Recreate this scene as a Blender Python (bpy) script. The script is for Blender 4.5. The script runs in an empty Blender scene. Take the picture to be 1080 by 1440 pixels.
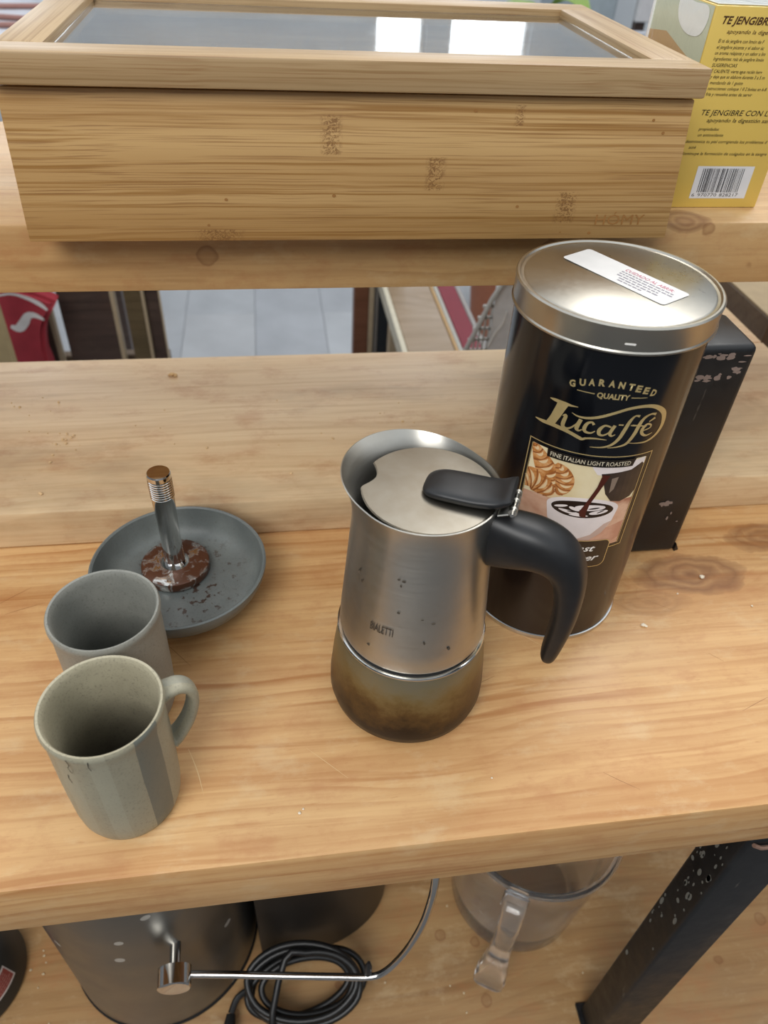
import bpy, bmesh, math, random
from mathutils import Vector, Matrix, Euler
random.seed(7)
S = bpy.context.scene
COL = S.collection
PI = math.pi
def rad(a): return math.radians(a)

# ------------------------------------------------------------ camera
cam = bpy.data.cameras.new('camera')
cam.sensor_fit = 'HORIZONTAL'; cam.sensor_width = 27.0; cam.lens = 1058.0 / 1080 * 27.0
cam.clip_start = 0.02; cam.clip_end = 60
cam.dof.use_dof = True; cam.dof.focus_distance = 0.40; cam.dof.aperture_fstop = 11
co = bpy.data.objects.new('camera', cam); COL.objects.link(co)
pitch, roll, yaw = 0.7222, 0.0638, -0.1781
fwd = Vector((-math.sin(yaw)*math.cos(pitch), math.cos(yaw)*math.cos(pitch), -math.sin(pitch)))
rt = Vector((math.cos(yaw), math.sin(yaw), 0)); up = rt.cross(fwd)
r2 = rt*math.cos(roll) + up*math.sin(roll); u2 = up*math.cos(roll) - rt*math.sin(roll)
M = Matrix((r2, u2, -fwd)).transposed().to_4x4(); M.translation = Vector((0, 0, 0.36))
co.matrix_world = M
S.camera = co

# ------------------------------------------------------------ light, exposure
S.view_settings.view_transform = 'Standard'
S.view_settings.look = 'None'
S.view_settings.gamma = 1.0
S.view_settings.use_curve_mapping = False
S.view_settings.exposure = -0.07
w = bpy.data.worlds.new('overcast_sky'); S.world = w; w.use_nodes = True
bg = w.node_tree.nodes['Background']
bg.inputs[0].default_value = (0.90, 0.95, 1.0, 1); bg.inputs[1].default_value = 1.15
def area(name, loc, target, sx, sy, power, col):
    l = bpy.data.lights.new(name, 'AREA'); l.shape = 'RECTANGLE'; l.size = sx; l.size_y = sy
    l.energy = power; l.color = col
    o = bpy.data.objects.new(name, l); COL.objects.link(o); o.location = loc
    o.rotation_euler = (Vector(target) - Vector(loc)).to_track_quat('-Z', 'Y').to_euler()
    return o
area('skylight_lamp', (1.2, 1.7, 2.4), (0.05, 0.25, 0), 1.2, 1.0, 38, (1.0, 0.97, 0.93))
area('front_fill_lamp', (-0.9, -1.4, 2.0), (0.05, 0.35, 0.05), 1.3, 1.2, 44, (1.0, 0.98, 0.95))  # added fill from behind the camera, brightens back board and front faces

# ------------------------------------------------------------ material helpers
def lin(c):
    if isinstance(c, str):
        c = [int(c[i:i+2], 16) / 255 for i in (0, 2, 4)]
    return tuple(x/12.92 if x <= 0.04045 else ((x+0.055)/1.055)**2.4 for x in c) + (1.0,)
class NT:
    def __init__(s, name):
        s.m = bpy.data.materials.new(name); s.m.use_nodes = True
        s.t = s.m.node_tree; s.b = s.t.nodes['Principled BSDF']
    def n(s, typ, props=None, **ins):
        k = s.t.nodes.new('ShaderNode' + typ)
        for a, v in (props or {}).items(): setattr(k, a, v)
        for a, v in ins.items():
            key = int(a[1:]) if a[0] == '_' else a.replace('_', ' ')
            s.put(k.inputs[key], v)
        return k
    def put(s, sock, v):
        if isinstance(v, bpy.types.NodeSocket): s.t.links.new(v, sock)
        elif isinstance(v, bpy.types.Node): s.t.links.new(v.outputs[0], sock)
        else: sock.default_value = v
    def math(s, op, a, b=0.0, c=None, clamp=False):
        k = s.n('Math', dict(operation=op, use_clamp=clamp), _0=a, _1=b)
        if c is not None: s.put(k.inputs[2], c)
        return k.outputs[0]
    def vmath(s, op, a, b=(0, 0, 0)):
        k = s.n('VectorMath', dict(operation=op), _0=a, _1=b)
        return k.outputs['Value'] if op in ('LENGTH', 'DOT_PRODUCT', 'DISTANCE') else k.outputs[0]
    def noise(s, vec, scale, detail=3.0, rough=0.5, dist=0.0):
        k = s.n('TexNoise', Vector=vec, Scale=scale, Detail=detail, Roughness=rough, Distortion=dist)
        return k.outputs[0]
    def ramp(s, fac, stops, interp='LINEAR'):
        k = s.n('ValToRGB', Fac=fac); r = k.color_ramp; r.interpolation = interp
        while len(r.elements) > 1: r.elements.remove(r.elements[-1])
        for i, (p, c) in enumerate(stops):
            if not isinstance(c, tuple) or len(c) != 4: c = lin(c) if not isinstance(c, (int, float)) else (c, c, c, 1)
            e = r.elements[0] if i == 0 else r.elements.new(p)
            e.position = p; e.color = c
        return k.outputs[0]
    def mix(s, f, a, b, blend='MIX'):
        k = s.n('Mix', dict(data_type='RGBA', blend_type=blend))
        s.put(k.inputs[0], f); s.put(k.inputs[6], a); s.put(k.inputs[7], b)
        return k.outputs[2]
    def coord(s): return s.n('TexCoord').outputs['Object']
    def sep(s, v):
        k = s.n('SeparateXYZ', Vector=v); return k.outputs
    def comb(s, x, y, z):
        return s.n('CombineXYZ', X=x, Y=y, Z=z).outputs[0]
    def set(s, **kw):
        for a, v in kw.items(): s.put(s.b.inputs[a.replace('_', ' ')], v)
    def bump(s, h, strength=0.2, dist=0.001):
        k = s.n('Bump', Strength=strength, Distance=dist, Height=h)
        s.put(s.b.inputs['Normal'], k.outputs[0])
def plain(name, col, rough=0.5, metal=0.0, var=0.08, scale=60, **kw):
    t = NT(name); c = lin(col)
    nz = t.noise(t.coord(), scale, 4)
    f = t.ramp(nz, [(0.3, 1 - var*1.5), (0.7, 1 + 0.0)])
    t.set(Base_Color=t.mix(1.0, c, f, 'MULTIPLY'), Roughness=rough, Metallic=metal, **kw)
    return t.m

def pine(name, light, dark, pale=None, knots=(), spots=0.0, off=(0, 0, 0), freq=75, rough=(0.33, 0.5), scratches=0.0, grime=0.0, slope=0.0, cs=1.0, stains=1.0):
    """pine board with its grain along X; knots are (x, y, z, rx, ry, rz, rings, colour strength)"""
    t = NT(name); P = t.coord()
    x, y, z = t.sep(P)
    warp = t.noise(t.vmath('MULTIPLY', P, (2.6, 7, 7)), 1.0, 2.0)
    warp2 = t.noise(t.vmath('MULTIPLY', P, (9, 30, 30)), 1.0, 2.0)
    v = t.math('ADD', t.math('MULTIPLY', t.math('ADD', y, off[1]), freq), t.math('MULTIPLY', t.math('ADD', z, off[2]), freq*0.8))
    v = t.math('ADD', v, t.math('MULTIPLY', x, slope*freq))
    v = t.math('ADD', v, t.math('MULTIPLY', warp, 7.0))
    v = t.math('ADD', v, t.math('MULTIPLY', warp2, 1.0))
    kmask = None
    for (kx, ky, kz, rx, ry, rz, rings, st) in knots:
        d = t.vmath('LENGTH', t.vmath('MULTIPLY', t.vmath('SUBTRACT', P, (kx, ky, kz)), (1/rx, 1/ry, 1/rz)))
        d = t.math('ADD', d, t.math('MULTIPLY', t.math('SUBTRACT', t.noise(P, 45, 3), 0.5), 0.7))
        g = t.math('POWER', 2.718, t.math('MULTIPLY', t.math('MULTIPLY', d, d), -1.0))
        v = t.math('ADD', v, t.math('MULTIPLY', g, rings))
        gg = t.math('MULTIPLY', t.ramp(d, [(0.0, 0.95), (0.2, 0.55), (0.38, 0.85), (0.55, 0.45), (0.72, 0.8), (0.95, 0.3), (1.3, 0.0)]), st)
        kmask = gg if kmask is None else t.math('MAXIMUM', kmask, gg)
    fr = t.math('FRACT', v)
    ring = t.ramp(fr, [(0.0, 0.0), (0.55, 0.18), (0.82, 0.8), (0.92, 1.0), (1.0, 0.0)])
    fade = t.ramp(t.noise(t.vmath('MULTIPLY', P, (5, 18, 18)), 1.0, 2), [(0.32, 0.2), (0.62, 1.0)])
    ring = t.math('MULTIPLY', ring, fade)
    fib = t.noise(t.vmath('MULTIPLY', P, (14, 420, 420)), 1.0, 3.0)
    tone = t.noise(t.vmath('MULTIPLY', P, (3, 10, 10)), 1.0, 3.0)
    c = t.mix(t.ramp(tone, [(0.3, 0.0), (0.72, 1.0)]), lin(light), lin(pale or light))
    patch = t.noise(t.vmath('MULTIPLY', P, (2.5, 46, 46)), 1.0, 4.0, 0.6)
    c = t.mix(t.ramp(patch, [(0.42, 0.0), (0.7, 0.5*cs)]), c, lin(dark))
    line = t.noise(t.vmath('MULTIPLY', t.vmath('ADD', P, t.comb(0.0, t.math('MULTIPLY', warp, 0.05), 0.0)), (5, 170, 170)), 1.0, 2.0)
    c = t.mix(t.ramp(line, [(0.58, 0.0), (0.70, 0.6*cs)]), c, lin(dark))
    c = t.mix(t.math('MULTIPLY', t.math('MULTIPLY', ring, 0.75*cs), t.ramp(t.noise(t.vmath('MULTIPLY', P, (6, 25, 25)), 1.0, 3), [(0.4, 0.25), (0.62, 1.0)])), c, lin(dark))
    c = t.mix(t.ramp(fib, [(0.45, 0.0), (0.75, 0.28)]), c, lin(dark))
    dash = t.noise(t.vmath('MULTIPLY', P, (90, 700, 700)), 1.0, 3.0, 0.6)
    c = t.mix(t.ramp(dash, [(0.62, 0.0), (0.72, 0.35*cs)]), c, lin(dark))
    stain = t.noise(t.vmath('MULTIPLY', P, (22, 40, 40)), 1.0, 6.0, 0.7)
    c = t.mix(t.ramp(stain, [(0.52, 0.0), (0.66, 0.34*stains)]), c, lin('a8693c'))
    c = t.mix(t.ramp(stain, [(0.34, 0.22*stains), (0.46, 0.0)]), c, lin('dcc8a0'))
    if kmask is not None:
        c = t.mix(kmask, c, lin('6e4126'))
    if spots:
        vo = t.n('TexVoronoi', dict(feature='F1'), Vector=t.vmath('ADD', P, off), Scale=30.0, Randomness=1.0)
        pick = t.math('GREATER_THAN', t.sep(vo.outputs['Color'])[0], 0.62)
        rr = t.math('ADD', t.math('MULTIPLY', t.noise(P, 90, 2), 0.12), vo.outputs['Distance'])
        ringm = t.ramp(rr, [(0.0, 0.35), (0.19, 0.5), (0.235, 1.0), (0.26, 0.0)])
        c = t.mix(t.math('MULTIPLY', t.math('MULTIPLY', ringm, pick), spots), c, lin('7d4f2a'))
    if grime:
        gm = t.ramp(t.noise(t.vmath('MULTIPLY', P, (6, 16, 16)), 1.0, 5, 0.6), [(0.5, 0.0), (0.68, 1.0)])
        c = t.mix(t.math('MULTIPLY', gm, grime), c, lin('7b6450'))
    if scratches:
        R1 = t.n('Mapping', dict(vector_type='TEXTURE'), Vector=P, Rotation=(0, 0, 1.05)).outputs[0]
        R2 = t.n('Mapping', dict(vector_type='TEXTURE'), Vector=P, Rotation=(0, 0, -0.6)).outputs[0]
        m = None
        for R, sc in ((R1, (14, 300, 1)), (R2, (12, 260, 1))):
            q = t.ramp(t.noise(t.vmath('MULTIPLY', R, sc), 1.0, 1.0), [(0.80, 0.0), (0.815, 1.0)])
            m = q if m is None else t.math('MAXIMUM', m, q)
        c = t.mix(t.math('MULTIPLY', m, scratches), c, lin('e2c49a'))
    rg = t.ramp(t.noise(P, 14, 4), [(0.3, rough[0]), (0.7, rough[1])])
    t.set(Base_Color=c, Roughness=rg)
    t.bump(t.math('SUBTRACT', t.math('MULTIPLY', fib, 0.5), t.math('MULTIPLY', ring, 0.3)), 0.12, 0.0008)
    return t.m

def bamboo(name, light, dark, knuckles=(), axis='x', end=False):
    t = NT(name); P = t.coord()
    sc = {'x': (5, 620, 620), 'y': (620, 5, 620)}[axis]
    big = {'x': (2, 42, 42), 'y': (42, 2, 42)}[axis]
    mid = {'x': (12, 1500, 1500), 'y': (1500, 12, 1500)}[axis]
    wob = t.math('MULTIPLY', t.noise(P, 9, 2), 0.0035)
    Q = t.vmath('ADD', P, t.comb(0.0, wob, wob)) if axis == 'x' else P
    s1 = t.noise(t.vmath('MULTIPLY', Q, sc), 1.0, 3.0)
    s2 = t.noise(t.vmath('MULTIPLY', Q, mid), 1.0, 2.0)
    strip = t.noise(t.vmath('MULTIPLY', P, big), 1.0, 1.0)
    c = t.mix(t.ramp(strip, [(0.35, 0.0), (0.65, 0.5)]), lin(light), lin(dark))
    c = t.mix(t.ramp(s1, [(0.50, 0.0), (0.60, 0.6), (0.68, 1.0)]), c, lin(dark))
    c = t.mix(t.ramp(s2, [(0.54, 0.0), (0.68, 0.6)]), c, lin('8a6138'))
    for (kx, kz, hx, hz) in knuckles:
        d = t.vmath('MULTIPLY', t.vmath('SUBTRACT', P, (kx, 0, kz)), (1/hx, 0, 1/hz))
        dx, dy, dz = t.sep(d)
        inb = t.math('MULTIPLY', t.ramp(t.math('ABSOLUTE', dx), [(0.45, 1.0), (1.0, 0.0)]), t.ramp(t.math('ABSOLUTE', dz), [(0.9, 1.0), (1.0, 0.0)]))
        cr = t.ramp(t.noise(t.vmath('MULTIPLY', P, (520, 520, 620)), 1.0, 4.0, 0.6, 1.5), [(0.47, 0.0), (0.56, 0.8)])
        c = t.mix(t.math('MULTIPLY', inb, cr), c, lin('7d5630'))
    t.set(Base_Color=c, Roughness=0.42)
    t.bump(s1, 0.08, 0.0006)
    return t.m

def steel(name, col, r0, r1, scale=(30, 30, 900), tint=None, metal=1.0, aniso=0.0):
    t = NT(name); P = t.coord()
    br = t.noise(t.vmath('MULTIPLY', P, scale), 1.0, 3.0)
    sm = t.noise(P, 22, 5, 0.6)
    c = lin(col)
    if tint: c = t.mix(t.ramp(sm, [(0.42, 0.0), (0.7, 0.75)]), c, lin(tint))
    t.set(Base_Color=c, Metallic=metal, Roughness=t.ramp(t.math('ADD', t.math('MULTIPLY', br, 0.5), t.math('MULTIPLY', sm, 0.5)), [(0.3, r0), (0.7, r1)]))
    if aniso:
        k = t.n('Tangent', dict(direction_type='RADIAL', axis='Z'))
        t.set(Anisotropic=aniso, Anisotropic_Rotation=0.25, Tangent=k.outputs[0])
    return t.m

def clear(name, tint=(1, 1, 1, 1), rough=0.02, ior=1.46):
    t = NT(name)
    nz = t.noise(t.coord(), 40, 4)
    t.set(Base_Color=tint, Roughness=t.ramp(nz, [(0.4, rough), (0.75, rough + 0.05)]), IOR=ior, Transmission_Weight=1.0)
    return t.m

# ------------------------------------------------------------ mesh helpers
def mesh_obj(name, bm, mat, parent=None, smooth=True, world=False, angle=35):
    me = bpy.data.meshes.new(name)
    bmesh.ops.recalc_face_normals(bm, faces=bm.faces)
    bm.to_mesh(me); bm.free()
    if smooth:
        for p in me.polygons: p.use_smooth = True
        try: me.set_sharp_from_angle(angle=rad(angle))
        except Exception: pass
    if mat is not None:
        for m in (mat if isinstance(mat, (list, tuple)) else [mat]): me.materials.append(m)
    o = bpy.data.objects.new(name, me); COL.objects.link(o)
    if parent is not None:
        o.parent = parent
        if world:
            inv = world_of(parent).inverted()
            o.matrix_local = inv
    return o
def world_of(o):
    m = o.matrix_basis.copy()
    return world_of(o.parent) @ m if o.parent else m
def thing(name, label, cat, loc=(0, 0, 0), rz=0.0, group=None):
    o = bpy.data.objects.new(name, None); COL.objects.link(o)
    o.empty_display_size = 0.02
    o.location = loc; o.rotation_euler = (0, 0, rz)
    return tag(o, label, cat, group)
def tag(o, label, cat=None, group=None):
    o['label'] = label
    if cat: o['category'] = cat
    if group: o['group'] = group
    return o
def struct(o):
    o['kind'] = 'structure'; return o

def bm_box(lo, hi, bev=0.0, seg=2, bm=None):
    own = bmesh.new()
    bmesh.ops.create_cube(own, size=1.0)
    lo, hi = Vector(lo), Vector(hi)
    for v in own.verts:
        v.co = Vector([lo[i] + (v.co[i] + 0.5)*(hi[i] - lo[i]) for i in range(3)])
    if bev > 0:
        bmesh.ops.bevel(own, geom=own.edges[:], offset=bev, segments=seg, affect='EDGES', profile=0.5)
    if bm is None: return own
    return join(bm, own)
def join(bm, other):
    me = bpy.data.meshes.new('tmp'); other.to_mesh(me); other.free(); bm.from_mesh(me); bpy.data.meshes.remove(me)
    return bm
def bm_lathe(prof, seg=96, rfun=None, cap0=True, cap1=True, bm=None, center=(0, 0)):
    bm = bm or bmesh.new(); rings = []
    for i, (r, z) in enumerate(prof):
        if r < 1e-6:
            rings.append([bm.verts.new((center[0], center[1], z))]); continue
        ring = []
        for k in range(seg):
            th = 2*PI*k/seg
            rr, zz = (r, z) if rfun is None else rfun(i, r, z, th)
            ring.append(bm.verts.new((center[0] + rr*math.cos(th), center[1] + rr*math.sin(th), zz)))
        rings.append(ring)
    for a, b in zip(rings, rings[1:]):
        for k in range(seg):
            k2 = (k+1) % seg
            if len(a) == 1 and len(b) == 1: continue
            if len(a) == 1: bm.faces.new((a[0], b[k2], b[k]))
            elif len(b) == 1: bm.faces.new((a[k], a[k2], b[0]))
            else: bm.faces.new((a[k], a[k2], b[k2], b[k]))
    if cap0 and len(rings[0]) > 1: bm.faces.new(rings[0][::-1])
    if cap1 and len(rings[-1]) > 1: bm.faces.new(rings[-1])
    return bm
def bm_sweep(pts, secs, side=None, n=16, p=2.0, closed=False, bm=None):
    """rounded section (half width along side, half thickness) swept along pts"""
    bm = bm or bmesh.new(); pts = [Vector(q) for q in pts]; N = len(pts); rings = []
    prev = None
    for i, q in enumerate(pts):
        a = pts[(i-1) % N] if (closed or i > 0) else pts[i]
        b = pts[(i+1) % N] if (closed or i < N-1) else pts[i]
        tg = (b - a).normalized()
        if side is not None: s = Vector(side)
        else:
            s = prev if prev is not None else tg.orthogonal()
        s = (s - tg*s.dot(tg)).normalized(); prev = s
        nn = tg.cross(s)
        hw, ht = secs[i] if isinstance(secs, list) else secs
        ring = []
        for k in range(n):
            c, d = math.cos(2*PI*k/n), math.sin(2*PI*k/n)
            e = 2.0/p
            ring.append(bm.verts.new(q + s*hw*math.copysign(abs(c)**e, c) + nn*ht*math.copysign(abs(d)**e, d)))
        rings.append(ring)
    prs = list(zip(rings, rings[1:])) + ([(rings[-1], rings[0])] if closed else [])
    for a, b in prs:
        for k in range(n):
            bm.faces.new((a[k], a[(k+1) % n], b[(k+1) % n], b[k]))
    if not closed:
        bm.faces.new(rings[0][::-1]); bm.faces.new(rings[-1])
    return bm
def smooth_path(pts, n=8, closed=False):
    """Catmull-Rom through tuples of any length"""
    out = []; N = len(pts)
    for i in range(N if closed else N-1):
        P = [pts[(i+d) % N] if closed else pts[min(max(i+d, 0), N-1)] for d in (-1, 0, 1, 2)]
        for k in range(n):
            t = k/n
            out.append(tuple(0.5*((2*b) + (-a+c)*t + (2*a-5*b+4*c-d)*t*t + (-a+3*b-3*c+d)*t**3) for a, b, c, d in zip(*P)))
    if not closed: out.append(tuple(pts[-1]))
    return out
def bm_prism(poly, z0, z1, bm=None, bev=0.0):
    own = bmesh.new()
    vs = [own.verts.new((x, y, z0)) for x, y in poly]
    f = own.faces.new(vs)
    r = bmesh.ops.extrude_face_region(own, geom=[f])
    for v in r['geom']:
        if isinstance(v, bmesh.types.BMVert): v.co.z = z1
    if bev:
        es = [e for e in own.edges if abs(e.verts[0].co.z - e.verts[1].co.z) < 1e-9]
        bmesh.ops.bevel(own, geom=es, offset=bev, segments=2, affect='EDGES')
    if bm is None: return own
    return join(bm, own)
# flat print: 2D shapes (metres) that a map sends onto a surface; the map takes (u, v, lift)
def put2d(bm, fn, lift):
    for v in bm.verts: v.co = Vector(fn(v.co.x, v.co.y, lift))
    return bm
def bm_poly2(polys, step=None):
    bm = bmesh.new()
    for poly in polys:
        bm.faces.new([bm.verts.new((x, y, 0)) for x, y in poly])
    if step:
        xs = [v.co.x for v in bm.verts]; k = math.ceil(min(xs)/step)
        while k*step < max(xs):
            bmesh.ops.bisect_plane(bm, geom=bm.verts[:] + bm.edges[:] + bm.faces[:], plane_co=(k*step, 0, 0), plane_no=(1, 0, 0)); k += 1
    bmesh.ops.triangulate(bm, faces=bm.faces[:])
    return bm
def bm_ribbon(strokes, n=6, nib=None, sm=True):
    bm = bmesh.new()
    for st in strokes:
        pts = smooth_path(st, n) if (sm and len(st) > 2) else st
        prev = None
        for i, (x, y, wd) in enumerate(pts):
            a = pts[max(i-1, 0)]; b = pts[min(i+1, len(pts)-1)]
            dx, dy = b[0]-a[0], b[1]-a[1]; L = math.hypot(dx, dy) or 1
            ox, oy = (-dy/L, dx/L) if nib is None else nib
            pr = (bm.verts.new((x+ox*wd/2, y+oy*wd/2, 0)), bm.verts.new((x-ox*wd/2, y-oy*wd/2, 0)))
            if prev: bm.faces.new((prev[0], prev[1], pr[1], pr[0]))
            prev = pr
    return bm
def bm_text(s, size=None, width=None, height=None, shear=0.0, align='LEFT', bold=0.0, space=1.0):
    """built-in font -> flat mesh in metres; origin at the baseline's left end (or centre)"""
    c = bpy.data.curves.new('txt', 'FONT'); c.body = s; c.shear = shear; c.resolution_u = 2
    c.offset = bold; c.space_character = space; c.size = 1.0
    o = bpy.data.objects.new('txt', c)
    me = bpy.data.meshes.new_from_object(o)
    bm = bmesh.new(); bm.from_mesh(me)
    bpy.data.meshes.remove(me); bpy.data.objects.remove(o); bpy.data.curves.remove(c)
    xs = [v.co.x for v in bm.verts]; ys = [v.co.y for v in bm.verts]
    x0, x1 = min(xs), max(xs)
    sy = size if size else (height/0.72)
    sx = width/(x1-x0) if width else sy
    for v in bm.verts:
        u = (v.co.x - (x0 if align == 'LEFT' else (x0+x1)/2))*sx
        v.co = Vector((u, v.co.y*sy, 0))
    return bm
def bm_shift(bm, dx, dy, rot=0.0):
    c, s = math.cos(rot), math.sin(rot)
    for v in bm.verts: v.co = Vector((v.co.x*c - v.co.y*s + dx, v.co.x*s + v.co.y*c + dy, v.co.z))
    return bm
def bm_sum(*bms):
    a = bms[0]
    for b in bms[1:]: join(a, b)
    return a
def ellipse(cx, cy, rx, ry, n=28, rot=0.0, a0=0.0, a1=2*PI):
    out = []
    full = abs(a1-a0-2*PI) < 1e-6
    for k in range(n):
        t = a0 + (a1-a0)*k/(n if full else n-1)
        x, y = rx*math.cos(t), ry*math.sin(t)
        out.append((cx + x*math.cos(rot) - y*math.sin(rot), cy + x*math.sin(rot) + y*math.cos(rot)))
    return out
def rrect(x0, y0, x1, y1, r, n=5):
    out = []
    for cx, cy, a in ((x1-r, y1-r, 0), (x0+r, y1-r, 90), (x0+r, y0+r, 180), (x1-r, y0+r, 270)):
        for k in range(n+1):
            t = rad(a + 90*k/n); out.append((cx + r*math.cos(t), cy + r*math.sin(t)))
    return out

# ------------------------------------------------------------ materials
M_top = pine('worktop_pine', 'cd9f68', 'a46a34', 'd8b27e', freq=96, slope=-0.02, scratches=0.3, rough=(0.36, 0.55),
             knots=((0.272, 0.322, 0, 0.040, 0.020, 0.06, 5.0, 0.85), (0.345, 0.352, 0, 0.034, 0.016, 0.05, 4.0, 0.7), (0.235, 0.300, 0, 0.03, 0.012, 0.05, 3.0, 0.35)))
M_back = pine('back_board_pine', 'd8ba90', 'ad8354', 'e2caa4', freq=64, off=(0, 0.3, 0.1), grime=0.35, cs=0.5, rough=(0.36, 0.5),
              knots=((0.36, 0.47, 0.03, 0.05, 0.03, 0.05, 3.0, 0.25),))
M_shelf = pine('shelf_pine', 'c39a66', '9a6f41', 'cda976', freq=72, off=(0.4, 0.7, 0.3), spots=0.55, cs=0.6, grime=0.15, rough=(0.35, 0.5),
               knots=((0.249, 0.425, 0.203, 0.018, 0.02, 0.010, 1.5, 0.8),))
M_low = pine('lower_shelf_pine', 'a58053', '80582f', 'ad8a5c', freq=60, off=(1.4, 0.2, 0.6), spots=0.6, cs=0.65, grime=0.25, rough=(0.4, 0.55),  # wood tone darkened to carry the shade under the worktop
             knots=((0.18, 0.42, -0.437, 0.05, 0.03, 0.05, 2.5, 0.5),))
M_box = bamboo('bamboo_front', 'c7a26c', '9c723c', knuckles=((0.0336, 0.253, 0.006, 0.0095), (0.0874, 0.2349, 0.006, 0.0085), (0.1613, 0.2179, 0.007, 0.0085), (-0.0246, 0.2033, 0.014, 0.0035), (0.128, 0.263, 0.003, 0.005)))
M_lid = bamboo('bamboo_lid', 'b89c74', '977950')  # bamboo greyed: the sheen on the lid top is put into the colour
M_lidy = bamboo('bamboo_lid_across', 'b89c74', '977950', axis='y')
M_burn = plain('branded_wood', 'a0713c', 0.6)
M_glass = clear('box_glass', (0.93, 0.96, 0.97, 1), 0.015)
M_clear = clear('clear_plastic', (0.985, 0.99, 0.99, 1), 0.04, 1.40); M_clear.node_tree.nodes['Principled BSDF'].inputs['Transmission Weight'].default_value = 0.965
M_steel = steel('brushed_steel', 'bdbbb4', 0.30, 0.40, (25, 25, 700), tint='aca69a', aniso=0.75)
M_lidsteel = steel('worn_lid_steel', '9c978c', 0.32, 0.46, (60, 60, 60), tint='7d7261')
M_rimsteel = steel('polished_steel', 'd2d2cf', 0.08, 0.16, (20, 20, 200))
M_chrome = steel('chrome', 'd5d3cf', 0.04, 0.09, (20, 20, 60))
M_tinlid = steel('tin_lid_metal', 'b3afa5', 0.26, 0.34, (420, 420, 420))
M_black = plain('black_handle_plastic', '1c1d1f', 0.42, var=0.2, scale=200)
M_cable = plain('black_cable', '161616', 0.4)
M_dark = plain('dark_hollow', '0c0b0a', 0.8)
M_gold = plain('gold_ink', 'd9c48c', 0.38, 0.55, var=0.1, scale=120)
M_ink = plain('black_ink', '17130f', 0.6)
M_white = plain('white_print', 'f2f0ea', 0.5)
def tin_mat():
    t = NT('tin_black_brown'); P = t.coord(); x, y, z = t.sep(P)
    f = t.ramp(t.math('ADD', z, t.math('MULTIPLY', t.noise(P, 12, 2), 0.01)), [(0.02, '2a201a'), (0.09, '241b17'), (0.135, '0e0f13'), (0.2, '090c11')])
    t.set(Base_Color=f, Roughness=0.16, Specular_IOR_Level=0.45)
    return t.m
M_tin = tin_mat()
def burnt_mat():
    t = NT('heat_stained_steel'); P = t.coord(); x, y, z = t.sep(P)
    n1 = t.noise(t.vmath('MULTIPLY', P, (34, 34, 40)), 1.0, 6, 0.72)
    h = t.math('ADD', z, t.math('MULTIPLY', t.math('SUBTRACT', n1, 0.5), 0.055))
    c = t.ramp(h, [(0.0, '14100e'), (0.015, '2a2019'), (0.027, '5c4728'), (0.038, '7d6c45'), (0.05, '857b5f'), (0.06, '827b66')])
    t.set(Base_Color=c, Metallic=0.55, Roughness=t.ramp(n1, [(0.3, 0.3), (0.7, 0.46)]))
    return t.m
M_burnt = burnt_mat()
def stone(name, base, speck, stripes=(), inside=None, rough=0.42, grounds=False, lo=0.0, hi=0.08):
    t = NT(name); P = t.coord(); x, y, z = t.sep(P)
    n1 = t.noise(P, 38, 5, 0.6); n2 = t.noise(P, 900, 3, 0.6)
    c = t.mix(t.ramp(n1, [(0.35, 0.0), (0.68, 0.7)]), lin(base), lin(speck))
    c = t.mix(t.ramp(n2, [(0.54, 0.0), (0.70, 0.4)]), c, lin('55534a'))
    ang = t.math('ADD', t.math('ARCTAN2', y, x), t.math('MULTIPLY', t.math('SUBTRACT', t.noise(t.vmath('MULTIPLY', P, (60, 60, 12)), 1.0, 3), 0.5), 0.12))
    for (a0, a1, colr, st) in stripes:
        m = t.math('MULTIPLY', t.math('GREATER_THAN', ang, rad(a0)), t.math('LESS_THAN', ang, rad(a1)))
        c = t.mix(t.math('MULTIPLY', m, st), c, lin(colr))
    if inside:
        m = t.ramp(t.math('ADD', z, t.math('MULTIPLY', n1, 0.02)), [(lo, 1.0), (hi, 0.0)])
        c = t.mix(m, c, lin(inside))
    if grounds:
        g = t.ramp(t.noise(t.vmath('MULTIPLY', P, (170, 170, 10)), 1.0, 4, 0.65), [(0.57, 0.0), (0.61, 0.9)])
        rr = t.math('SQRT', t.math('ADD', t.math('MULTIPLY', x, x), t.math('MULTIPLY', y, y)))
        c = t.mix(t.math('MULTIPLY', g, t.ramp(rr, [(0.025, 1.0), (0.046, 0.0)])), c, lin('3a2114'))
    t.set(Base_Color=c, Roughness=t.ramp(n1, [(0.3, rough-0.06), (0.7, rough+0.1)]))
    t.bump(n2, 0.08, 0.0004)
    return t.m

# ------------------------------------------------------------ the setting
FZ = -0.90
M_plank = [plain('laminate_plank_%s' % k, c, 0.45, var=0.12, scale=6) for k, c in zip('abc', ('b9bcc0', 'b2b5ba', 'bec0c3'))]
M_sub = plain('floor_joint', '6d6d6e', 0.7)
fl = struct(mesh_obj('floor', bm_box((-3.0, -2.0, FZ-0.02), (3.0, 3.4, FZ-0.004)), M_sub, smooth=False))
me0 = None
for i in range(14):
    for j in range(4):
        x0 = -1.62 + i*0.24; y0 = 0.95 + j*0.62 + (i % 2)*0.31
        o = mesh_obj('floor_plank', bm_box((-0.1194, -0.3094, -0.006), (0.1194, 0.3094, 0), 0.0012, 1), M_plank[(i*2+j) % 3], fl, smooth=False)
        o.location = (x0, y0, FZ)
M_wall = plain('painted_wall', 'd3d9de', 0.7, scale=4)
M_wall2 = plain('grey_wall', '8d8f92', 0.7, scale=4)
M_frame = plain('window_frame_paint', 'd8dadb', 0.5)
t = NT('daylight_pane'); t.set(Base_Color=(0.9, 0.95, 1, 1), Emission_Color=(0.93, 0.97, 1, 1), Emission_Strength=2.6); M_day = t.m
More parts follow.
